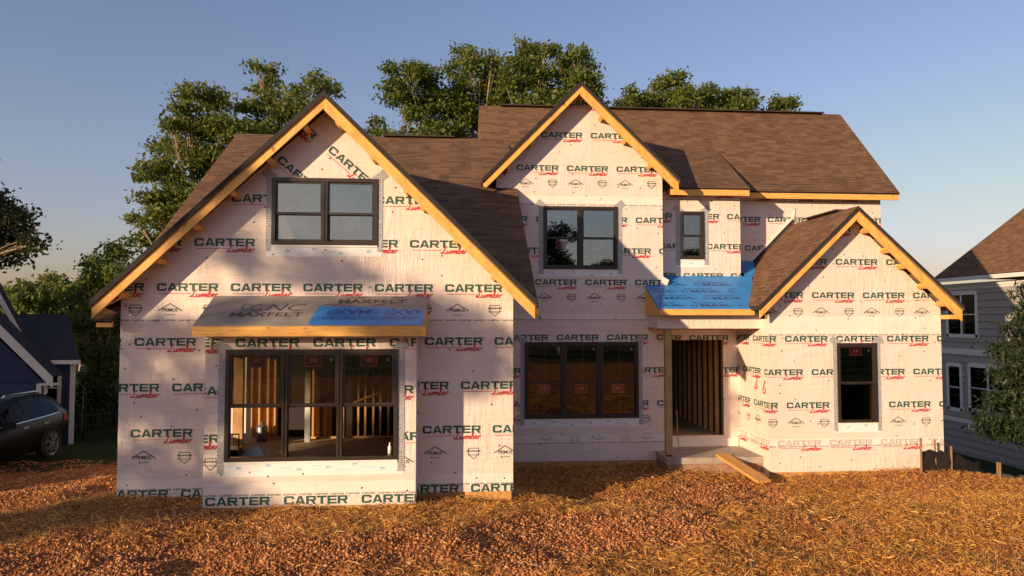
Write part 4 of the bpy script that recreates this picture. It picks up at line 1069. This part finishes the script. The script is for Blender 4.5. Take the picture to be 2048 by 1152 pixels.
mb = MB(); mb.box(-16, 22.8, bze - .12, PX(163, 22.85), 22.86, bze); mb.build('gutter', M['trim_grey'], bh)
mb = MB(); wx0, wx1, wz0, wz1 = PX(97, 23.2), PX(121, 23.2), PZ(800, 23.2, 110), PZ(750, 23.2, 110)
for a, b, c, d in ((wx0 - .1, wz0 - .1, wx0, wz1 + .1), (wx1, wz0 - .1, wx1 + .1, wz1 + .1), (wx0, wz1, wx1, wz1 + .12), (wx0, wz0 - .1, wx1, wz0), (wx0, (wz0 + wz1) / 2 - .02, wx1, (wz0 + wz1) / 2 + .02)): mb.box(a, 23.12, b, c, 23.17, d)
w_ = mb.build('window', M['white_trim'], bh)
mb = MB(); mb.box(wx0, 23.15, wz0, wx1, 23.155, wz1); mb.build('pane', M['glass_far'], w_)
mb = MB(); mb.tube([(PX(93, 22.3), 22.35, e1.z - .28), (PX(93, 22.3), 22.38, e1.z - .5), (PX(91, 22.4), 22.4, e1.z - .6), (PX(91, 22.4), 22.4, -.9)], [.05] * 4); mb.build('downspout', M['white_trim'], bh)

# iron fence between the blue house and the trees
fe = thing('iron_fence', 'low black iron picket fence behind the parked car', 'fence', (-10.5, 23.6, -.7))
mb = MB(); mb.box(bXB + .1, 23.6, -.62, -6.6, 23.63, -.59); mb.box(bXB + .1, 23.6, .1, -6.6, 23.63, .13); mb.build('rail', M['black'], fe)
mb = MB(); x = bXB + .15
while x < -6.6: mb.box(x - .008, 23.606, -.85, x + .008, 23.624, .25); x += .115
tag(mb.build('picket', M['black'], fe), kind='stuff')
for x in (bXB + .12, -9.6, -7.4):
    mb = MB(); mb.box(x - .03, 23.58, -1.0, x + .03, 23.65, .32); mb.build('post', M['black'], fe)

# ------------------------------------------------------------------ parked SUV (nose towards the camera, seen along its flank)
M['paint'] = plain('black_car_paint', (.007, .006, .007), .3, var=.05, spec=.3)
M['chrome'] = plain('chrome', (.6, .6, .6), .15, 1.0)
M['alloy'] = plain('alloy_wheel', (.45, .44, .43), .3, .8)
M['tyre'] = plain('tyre', (.018, .017, .017), .85)
M['carglass'] = glass_mat('tinted_glass', (.0, (.5, .5, .5)), (.06, .06, .06))
M['tail'] = plain('tail_lamp', (.25, .01, .01), .2)
cx, cy, cz_ = -11.35, 18.3, float(gz_(-11.5, 18.5)) - .02
car = thing('parked_car', 'black sport utility vehicle parked beside the navy house', 'car', (cx, cy, cz_))
# stations along the length (y from nose to tail): half width, sill, belt, roof height, roof half width
prof = [(-2.33, .62, .42, .78, .80, .55), (-2.15, .84, .30, .90, .92, .66), (-1.6, .93, .27, .98, 1.02, .74), (-1.05, .95, .26, 1.04, 1.10, .74), (-.75, .95, .26, 1.06, 1.30, .70), (-.2, .95, .26, 1.07, 1.62, .66),
        (.3, .95, .26, 1.08, 1.70, .65), (1.1, .95, .26, 1.10, 1.68, .65), (1.7, .94, .28, 1.12, 1.64, .64), (2.02, .92, .32, 1.13, 1.52, .64), (2.25, .90, .40, 1.10, 1.22, .70), (2.38, .82, .48, .90, .96, .72)]
mb = MB(); ns = 12
for (yy, hw, zl, zb_, zr_, rw) in prof:
    ring = [(-hw * .86, zl), (-hw, zl + .15), (-hw * 1.01, (zl + zb_) / 2 + .1), (-hw * .97, zb_), (-rw, zr_ - .06), (-rw * .8, zr_), (rw * .8, zr_), (rw, zr_ - .06), (hw * .97, zb_), (hw * 1.01, (zl + zb_) / 2 + .1), (hw, zl + .15), (hw * .86, zl)]
    mb.v += [(cx + a, cy + yy, cz_ + b) for a, b in ring]
for k in range(len(prof) - 1):
    for i in range(ns):
        j = (i + 1) % ns; mb.f.append((k * ns + i, k * ns + j, (k + 1) * ns + j, (k + 1) * ns + i)); mb.m.append(0); mb.uv.append([(0, 0)] * 4)
for b in (0, (len(prof) - 1) * ns): mb.f.append(tuple(range(b, b + ns))); mb.m.append(0); mb.uv.append([(0, 0)] * ns)
mb.build('body', M['paint'], car, True)
def flank(y0, y1, za0, zb0, za1, zb1, mat, nm, lift=.012, s=1):
    """panel lying on the flank between y0 and y1"""
    def hwz(yy, z):
        for k in range(len(prof) - 1):
            if prof[k][0] <= yy <= prof[k + 1][0]:
                t_ = (yy - prof[k][0]) / (prof[k + 1][0] - prof[k][0]); q = [prof[k][i] * (1 - t_) + prof[k + 1][i] * t_ for i in range(6)]
                pts = [(q[2], q[1] * .86), (q[2] + .15, q[1]), ((q[2] + q[3]) / 2 + .1, q[1] * 1.01), (q[3], q[1] * .97), (q[4] - .06, q[5])]
                for (a, wa), (b, wb) in zip(pts, pts[1:]):
                    if a <= z <= b: return wa + (wb - wa) * (z - a) / (b - a)
                return pts[-1][1]
    m_ = MB(); N_ = 6
    for i in range(N_):
        t0, t1 = i / N_, (i + 1) / N_
        ya, yb = y0 + (y1 - y0) * t0, y0 + (y1 - y0) * t1
        la, lb = za0 + (za1 - za0) * t0, za0 + (za1 - za0) * t1; ha, hb = zb0 + (zb1 - zb0) * t0, zb0 + (zb1 - zb0) * t1
        m_.prism([(cx + s * (hwz(ya, la) + lift), cy + ya, cz_ + la), (cx + s * (hwz(yb, lb) + lift), cy + yb, cz_ + lb), (cx + s * (hwz(yb, hb) + lift), cy + yb, cz_ + hb), (cx + s * (hwz(ya, ha) + lift), cy + ya, cz_ + ha)], (-s * .02, 0, 0))
    return m_.build(nm, mat, car)
for s in (1, -1):
    flank(-.55, .28, 1.10, 1.32, 1.11, 1.60, M['carglass'], 'side_window', s=s); flank(.34, 1.12, 1.11, 1.60, 1.13, 1.60, M['carglass'], 'side_window', s=s); flank(1.18, 1.78, 1.14, 1.58, 1.17, 1.36, M['carglass'], 'side_window', s=s)
    flank(-.7, 1.75, 1.07, 1.09, 1.12, 1.14, M['chrome'], 'window_trim', .016, s=s)
    for yy in (.12, 1.0): flank(yy, yy + .2, .93, .965, .935, .97, M['chrome'], 'door_handle', .03, s=s)
    flank(1.98, 2.2, .86, 1.08, .90, 1.04, M['tail'], 'tail_lamp', .015, s=s)
    mb = MB(); mb.tube([(cx + s * .56, cy - .1, cz_ + 1.70), (cx + s * .57, cy + .0, cz_ + 1.755), (cx + s * .57, cy + 1.3, cz_ + 1.74), (cx + s * .56, cy + 1.42, cz_ + 1.67)], [.02] * 4); mb.build('roof_rail', M['chrome'], car)
    mb = MB(); mb.box(cx + s * 1.06 - .11, cy - .66, cz_ + 1.04, cx + s * 1.06 + .11, cy - .54, cz_ + 1.2); mb.build('mirror', M['paint'], car)
    for yy in (-1.45, 1.38):
        wc = Vector((cx + s * .80, cy + yy, cz_ + .37)); ax = (s, 0, 0)
        mb = MB(); mb.lathe(wc, ax, [(-.06, .25), (-.06, .36), (.0, .38), (.13, .38), (.17, .35), (.17, .27), (.10, .27)], 28); wt = mb.build('wheel', M['tyre'], car, True)
        mb = MB()
        for k in range(7):
            an = 6.2832 * k / 7; d = Vector((0, math.cos(an), math.sin(an)))
            for e_ in (-.1, .1):
                d2 = Vector((0, math.cos(an + e_), math.sin(an + e_))); mb.bar(wc + Vector((s * .175, 0, 0)) + d * .04, wc + Vector((s * .16, 0, 0)) + d2 * .27, .026, .03, up=(1, 0, 0))
        mb.lathe(wc, ax, [(.10, .255), (.165, .26), (.175, .28), (.15, .285)], 28); mb.lathe(wc, ax, [(.16, 0.001), (.19, .02), (.18, .05), (.15, .06)], 14)
        mb.build('rim', M['alloy'], wt)
        mb = MB(); mb.lathe(wc, ax, [(.05, .001), (.06, .25)], 20); mb.build('brake_disc', M['black'], wt)
        mb = MB(); arch = [(yy + .44 * math.cos(a), .37 + .44 * math.sin(a)) for a in np.linspace(-.35, 3.49, 15)]
        for (a, b), (c_, d_) in zip(arch, arch[1:]): mb.bar((cx + s * .935, cy + a, cz_ + b), (cx + s * .935, cy + c_, cz_ + d_), .06, .05, up=(1, 0, 0))
        mb.build('wheel_arch', M['tyre'], car)
mb = MB(); mb.box(cx - .7, cy + 2.33, cz_ + .45, cx + .7, cy + 2.42, cz_ + .62); mb.build('bumper', M['paint'], car)

# ------------------------------------------------------------------ trees
def crown(parent, clumps, leaf, dens, mat, flat=.75, droop=.0, spread=1.0, name='crown', wide=.27):
    """leaf-sized kites gathered in twig puffs through every clump's volume"""
    Vs = []
    for (c, r_) in clumps:
        c = np.array(c); nsub = max(5, int(16 * spread * (r_ / 1.0) ** 1.1) + 3)
        d = rng.normal(size=(nsub, 3)); d /= np.linalg.norm(d, axis=1)[:, None]
        rad = r_ * (.35 + .68 * rng.random(nsub) ** .6); sc = c + d * rad[:, None] * np.array([1, 1, flat])
        per = max(6, int(1.7 * dens * (r_ ** 2) / nsub)); sr = .17 * r_ + .12
        sc = np.repeat(sc, per, 0); n_ = len(sc)
        pos = sc + rng.normal(size=(n_, 3)) * sr * np.array([1, 1, .55])
        t_ = rng.normal(size=(n_, 3)); t_[:, 2] -= droop; t_ /= np.linalg.norm(t_, axis=1)[:, None]
        nn = rng.normal(size=(n_, 3)); nn[:, 2] += .8
        b = np.cross(t_, nn); b /= np.linalg.norm(b, axis=1)[:, None] + 1e-9
        l = leaf * rng.uniform(.6, 1.35, n_)[:, None]
        Vs.append(np.stack([pos - t_ * l * .5, pos + b * l * wide, pos + t_ * l * .55, pos - b * l * wide], 1))
    V = np.concatenate(Vs).reshape(-1, 3); F = np.arange(len(V)).reshape(-1, 4)
    return np_mesh(name, V, F, mat, parent)
def tree(name, label, base, clumps, leaf=.17, dens=900, mat='leafA', trunk_r=.22, top=None, group=None, flat=.75, droop=0., cat='tree', spread=1.0, bare=None, fork=.35, bark='bark', wide=.27):
    bx, by, bz = base
    t_ = thing(name, label, cat, base, group)
    cs = [(Vector(c), r_) for c, r_ in clumps]
    cen = sum((c for c, r_ in cs), Vector()) / len(cs); ztop = max(c.z for c, r_ in cs)
    mb = MB(); b = Vector(base); tp = Vector(top) if top else Vector((cen.x, cen.y, ztop))
    tp = b + (tp - b) * .9
    axis = [b + (tp - b) * f + Vector((random.uniform(-.15, .15), random.uniform(-.15, .15), 0)) * (f > 0) for f in (-.02, .2, .4, .6, .8, 1.0)]
    mb.tube(axis, [trunk_r * k for k in (1.15, .95, .78, .58, .36, .1)], 9)
    for c, r_ in cs:
        f = min(.92, max(fork, (c.z - bz) / max(.1, tp.z - bz) - .25)); s_ = b + (tp - b) * f
        i = min(4, int(f * 5)); s_ = axis[i].lerp(axis[i + 1], f * 5 - i)
        m_ = s_.lerp(c, .5) + Vector((0, 0, -.12 * (c - s_).length)); r0 = max(.035, trunk_r * .42 * (1 - f) + .03)
        mb.tube([s_, m_, c, c + (c - m_).normalized() * r_ * .5], [r0, r0 * .7, r0 * .4, .012], 6, cap=False)
        for k in range(4):
            d = Vector((random.gauss(0, 1), random.gauss(0, 1), random.gauss(.4, .7))).normalized() * r_ * random.uniform(.7, 1.05)
            q0 = m_.lerp(c, random.random()); mb.tube([q0, q0.lerp(c + d, .6) + Vector((0, 0, .05)), c + d], [r0 * .35, r0 * .2, .008], 5, cap=False)
    mb.build('trunk', M[bark], t_, True)
    if bare is None: crown(t_, [(tuple(c), r_) for c, r_ in cs], leaf, dens, M[mat], flat, droop, spread, wide=wide)
    return t_
def px_clumps(lst, Y, jit=1.0):
    """crown clumps at the tree's own distance, staggered in depth so the crown is as deep as wide"""
    out = []
    for (x, y, r_) in lst:
        Yq = Y + random.uniform(-1, 1) * jit * 1.6; out.append((tuple(P(x, y, Yq)), r_ * Y / FPX))
    return out
gB = 'tall trees behind the new house'
Y = 31
tree('broadleaf_tree', 'dark layered tree behind the left gable, spreading farthest left', (PX(400, Y), Y, -1), px_clumps([(395, 190, 34), (430, 200, 34), (365, 215, 22), (480, 215, 15), (385, 255, 44), (445, 255, 46), (345, 250, 18), (350, 300, 40), (415, 320, 62), (325, 345, 36), (370, 390, 60), (296, 352, 18), (300, 398, 26), (460, 330, 56), (330, 440, 44), (275, 436, 16), (390, 450, 50), (292, 480, 26), (480, 270, 40), (440, 400, 50)], Y), .20, 860, 'leafB', .3, group=gB, flat=.5)
Y = 33
tree('broadleaf_tree', 'slender olive tree with a bare twiggy top just left of the left roof peak', (PX(545, Y), Y, -1), px_clumps([(515, 135, 16), (540, 150, 22), (530, 180, 26), (512, 215, 28), (560, 200, 30), (600, 180, 20), (635, 168, 26), (660, 180, 20), (590, 225, 40), (520, 260, 44), (620, 220, 26), (560, 275, 48), (500, 300, 40)], Y), .20, 820, 'leafB', .24, group=gB)
Y = 34
tree('broadleaf_tree', 'broad tree leaning left behind the lower roof ridge', (PX(905, Y), Y, -1), px_clumps([(785, 140, 20), (818, 150, 30), (850, 148, 26), (790, 190, 26), (835, 195, 36), (872, 185, 32), (785, 165, 16), (860, 225, 36), (830, 230, 22), (895, 245, 40), (900, 200, 34), (870, 265, 26), (835, 155, 20)], Y), .19, 900, 'leafA', .26, top=tuple(P(850, 190, Y)), group=gB)
Y = 35
tree('broadleaf_tree', 'tall tree with forked trunks behind the corner where the two roof ridges step', (PX(955, Y), Y, -1), px_clumps([(922, 108, 22), (945, 115, 22), (985, 118, 18), (915, 140, 26), (960, 140, 30), (990, 150, 26), (940, 180, 36), (985, 190, 38), (925, 225, 34), (960, 240, 36), (1010, 175, 26), (1000, 220, 32), (930, 270, 28)], Y), .19, 900, 'leafA', .26, group=gB)
Y = 34
tree('broadleaf_tree', 'tallest tree of all, showing left of the middle roof peak', (PX(1062, Y), Y, -1), px_clumps([(1050, 95, 18), (1070, 110, 24), (1093, 92, 22), (1102, 102, 15), (1025, 125, 22), (1050, 130, 30), (1080, 145, 24), (1030, 160, 34), (1068, 180, 34), (1015, 200, 32), (1060, 215, 34), (1040, 250, 30), (1000, 240, 26)], Y), .19, 900, 'leafA', .25, group=gB)
Y = 33
tree('broadleaf_tree', 'leafy tree directly behind the middle roof peak', (PX(1140, Y), Y, -1), px_clumps([(1148, 108, 20), (1160, 118, 22), (1118, 122, 14), (1140, 135, 30), (1165, 150, 24), (1180, 130, 14), (1120, 165, 34), (1155, 180, 34), (1190, 165, 16), (1185, 190, 18), (1110, 200, 34), (1200, 205, 14), (1110, 235, 30)], Y), .19, 900, 'leafA', .24, group=gB)
gR = 'row of round tree tops above the right roof'
Y = 40
for (lst, lab) in (([(1268, 196, 20), (1245, 208, 16), (1290, 205, 16), (1265, 215, 24)], 'smallest dark tree top in the row, right of the middle roof peak'),
                   ([(1350, 158, 20), (1318, 172, 17), (1310, 196, 20), (1355, 178, 20), (1382, 188, 18), (1335, 205, 22), (1372, 210, 22)], 'tallest tree top of the row above the right roof, with gaps in its crown'),
                   ([(1415, 180, 17), (1425, 198, 20), (1405, 208, 20)], 'narrow tree top between the tallest and the widest of the row'),
                   ([(1470, 188, 18), (1455, 205, 20), (1492, 196, 18), (1505, 210, 17), (1480, 212, 20)], 'widest low tree top in the row above the right roof'),
                   ([(1560, 205, 15), (1580, 207, 14), (1570, 215, 18)], 'single round tree top standing apart over the right roof')):
    mx = sum(q[0] for q in lst) / len(lst)
    tree('broadleaf_tree', lab, (PX(mx, Y), Y, -1), px_clumps([(a, b, r_ * 1.12) for a, b, r_ in lst] + [(mx, 240, 40)], Y, .7), .20, 1000, 'leafB', .2, group=gR)
# low growth seen over the left roof ridge
Y = 30
tree('sapling', 'small leafy sapling rising over the lower roof ridge', (PX(757, Y), Y, 3), px_clumps([(752, 243, 12), (760, 258, 18), (800, 268, 14), (812, 258, 8), (842, 272, 18), (740, 270, 14), (780, 275, 16)], Y, .6), .17, 1000, 'leafA', .06, cat='tree')
bt = thing('bare_tree', 'leafless grey twiggy treetop between the left peak and the broad tree', 'tree', (PX(782, 32), 32, 2))
def twigs(mb, p, d, L, r_, lev):
    q = p + d * L; mb.tube([p, p.lerp(q, .5) + Vector((random.gauss(0, .04), 0, random.gauss(0, .04))), q], [r_, r_ * .8, r_ * .55], 5, cap=False)
    if lev:
        for k in range(3):
            d2 = (d + Vector((random.gauss(0, .42), random.gauss(0, .42), random.gauss(.1, .25)))).normalized()
            twigs(mb, p.lerp(q, random.uniform(.55, 1)), d2, L * random.uniform(.55, .8), r_ * .6, lev - 1)
mb = MB()
for px in (772, 785, 712, 738): twigs(mb, Vector((PX(px, 32), 32, 6.5)), Vector((random.uniform(-.2, .2), 0, 1)), 2.2, .045, 4)
mb.tube([(PX(782, 32), 32, 2), (PX(782, 32), 32, 5), (PX(775, 32), 32, 6.6)], [.16, .12, .06], 7); mb.tube([(PX(782, 32), 32, 4), (PX(750, 32), 32, 5.6), (PX(712, 32), 32, 6.6)], [.1, .08, .05], 7); mb.tube([(PX(750, 32), 32, 5.6), (PX(738, 32), 32, 6.6)], [.07, .05], 6)
mb.build('trunk', M['bark'], bt)
# left side: tree with a bare lower trunk, tree line, edge branch
Y = 27
tree('broadleaf_tree', 'leafy tree with a straight pale trunk between the navy house and the new house', (PX(197, Y), Y, -.9), px_clumps([(225, 505, 20), (245, 500, 20), (205, 530, 26), (180, 560, 24), (228, 560, 40), (195, 600, 36), (165, 590, 24), (230, 630, 46), (185, 650, 40), (160, 640, 22), (215, 700, 42), (180, 710, 34), (235, 720, 30), (190, 750, 26), (225, 750, 26), (262, 560, 40), (260, 650, 40)], Y), .16, 1250, 'leafA', .17, group=None)
gT = 'distant trees along the left horizon'
for k, (x, y, r_) in enumerate(((45, 590, 34), (95, 580, 36), (140, 600, 34), (10, 605, 30), (70, 615, 40), (120, 620, 40), (165, 575, 20))):
    Y = 52 + (k * 5) % 9
    lab = ['second tree of the distant line from the left frame edge', 'tallest rounded tree of the distant line over the navy roof', 'distant tree over the right end of the navy roof', 'distant tree cut by the left frame edge above the white gable trim', 'low distant tree just over the middle of the navy roof', 'low distant tree just over the right part of the navy roof', 'faint far crown peeping beside the pale trunked tree'][k]
    tree('broadleaf_tree', lab, (PX(x, Y), Y, -1), px_clumps([(x, y, r_), (x - r_ * .6, y + r_ * .5, r_ * .7), (x + r_ * .6, y + r_ * .5, r_ * .7), (x, y + r_ * 1.3, r_ * .9), (x + r_ * .3, y - r_ * .45, r_ * .5)], Y, .6), .34, 260, 'leafB', .2, group=gT)
Y = 34
for k, (x, lab) in enumerate(((170, 'dark shrub at the corner of the navy house behind the iron fence'), (205, 'dark shrub behind the foot of the pale trunked tree'), (245, 'dark shrub half hidden by the left corner of the new house'))):
    s_ = thing('shrub', lab, 'shrub', (PX(x, 25 + k), 25 + k, -.9), 'dark shrubs behind the iron fence')
    crown(s_, px_clumps([(x, 835, 30), (x - 16, 815, 22), (x + 14, 800, 24), (x, 775, 24), (x + 10, 850, 26)], 25 + k, .4), .13, 900, M['leafC'])
    mb = MB(); mb.tube([(PX(x, 25 + k), 25 + k, -1.), (PX(x, 25 + k), 25 + k, .9)], [.05, .02], 6); mb.build('stem', M['bark'], s_)
Y = 16
tree('oak_tree', 'dark oak whose branch reaches in at the left edge of the frame', (PX(-190, Y), Y, -.6), px_clumps([(4, 395, 9), (18, 428, 24), (36, 436, 15), (8, 455, 26), (40, 470, 20), (18, 492, 26), (62, 490, 15), (78, 498, 9), (0, 515, 20), (42, 505, 14), (30, 522, 8), (-40, 450, 50), (-80, 400, 60), (-130, 460, 70), (-150, 330, 70), (-220, 420, 80)], Y, .5), .115, 3400, 'leafC', .12, top=tuple(P(-170, 300, Y)), fork=.8)
# evergreen by the grey house
Y = 16.8
tree('evergreen_tree', 'dark feathery evergreen at the right edge in front of the grey house', (PX(2075, Y), Y, -1.3), px_clumps([(a_, b_, r_ * .82) for a_, b_, r_ in [(1985, 700, 10), (2010, 655, 10), (1972, 830, 14), (2048, 575, 9), (2046, 590, 12), (2050, 620, 22), (2035, 650, 18), (2020, 690, 20), (2050, 700, 40), (2000, 700, 12), (2040, 760, 44), (2005, 745, 16), (2075, 640, 40), (2065, 665, 30), (2045, 720, 36), (2070, 800, 60), (2020, 810, 34), (1985, 800, 16), (1975, 850, 18), (2000, 860, 26), (2040, 860, 44), (1955, 865, 8), (2090, 720, 60), (2080, 880, 50)]], Y, .4), .16, 4600, 'needle', .09, top=tuple(P(2095, 560, Y)), droop=1.1, flat=.55, bark='dark', wide=.13)

# trees on the street side, behind the camera: they are what the windows mirror and what dapples the left gable
def world_tree(label, bx, by, h, w, dens, mat, leaf=.26, n_=16, low=.3, group='trees on the street side', sparse=1.0):
    cl = []
    for k in range(n_):
        f = low + (1 - low) * random.random(); ww = w * (1 - .55 * abs(f - .55) / .45) if f > .55 else w * (.6 + .4 * (f - low) / (.56 - low))
        an = random.random() * 6.28; rr = ww * math.sqrt(random.random()) * .85
        cl.append(((bx + rr * math.cos(an), by + rr * math.sin(an), h * f), w * random.uniform(.22, .38)))
    tree('street_tree', label, (bx, by, 0), cl, leaf, dens, mat, .28, top=(bx, by, h), group=group, spread=sparse)
world_tree('street tree mirrored in the middle upstairs window', 6.3, -26, 13, 3.2, 330, 'leafC')
world_tree('round street tree mirrored in the lower left of the middle upstairs window', 8.8, -25, 10.3, 2.6, 360, 'leafC', n_=22)
world_tree('low street tree mirrored at the right of the middle upstairs window', 13.5, -30, 7.5, 3.5, 330, 'leafC')
world_tree('street tree whose top is mirrored in the left upper window', -7.8, -34, 9.8, 2.6, 330, 'leafC')
world_tree('far street tree mirrored in the ground floor windows', 22, -34, 9, 4.5, 300, 'leafC')
world_tree('street tree mirrored low in the ground floor windows', 3, -36, 7, 4.5, 300, 'leafC')
# the crown that dapples the gable: small leaf clumps with wide gaps between them
along = Vector((math.sin(SUN_AZ), math.cos(SUN_AZ), 0)); acr = Vector((math.cos(SUN_AZ), -math.sin(SUN_AZ), 0)); dc = Vector((-3.9, 12.2, 0)) - along * 30
cl = []
for (u, z) in ((-1.3, 7.4), (-1.1, 8.6), (-.7, 6.7), (-.5, 7.9), (-.3, 9.0), (-.9, 9.7), (.0, 10.2), (.2, 7.2), (.1, 8.4), (.55, 9.35), (.7, 8.1), (.5, 6.5), (1.1, 9.0), (1.3, 8.5), (-1.5, 6.4), (-.2, 6.2), (1.75, 9.5), (2.0, 8.75), (.35, 11.0), (-.5, 11.2), (2.5, 9.2), (-1.7, 9.2), (-.9, 7.0), (-1.6, 7.1), (-1.0, 6.0), (-.4, 8.5), (-.2, 7.3), (2.2, 10.0), (1.2, 10.3), (2.9, 9.5)):
    q = dc + acr * (u + random.uniform(-.15, .15)) + along * random.uniform(-2.2, 2.2)
    cl.append(((q.x, q.y, z + random.uniform(-.15, .15)), random.uniform(.26, .54)))
tree('street_tree', 'street tree to the left whose loose crown dapples the left gable', (dc.x, dc.y, 0), cl, .20, 900, 'leafA', .2, top=(dc.x, dc.y, 10.6), group='trees on the street side', fork=.5)
world_tree('low street tree shading the left edge of the yard', -33, -5.0, 6.6, 3.4, 360, 'leafA', .3, 18, .2)
world_tree('dense street tree shading the navy house', -47, -7, 11.3, 5.5, 420, 'leafA', .34, 30, .12)
world_tree('dense street tree shading the parked car', -38, -3, 12, 5, 420, 'leafA', .34, 30, .10)
world_tree('dense street tree shading the lawn by the navy house', -49, -4, 11, 6, 420, 'leafA', .34, 30, .10)
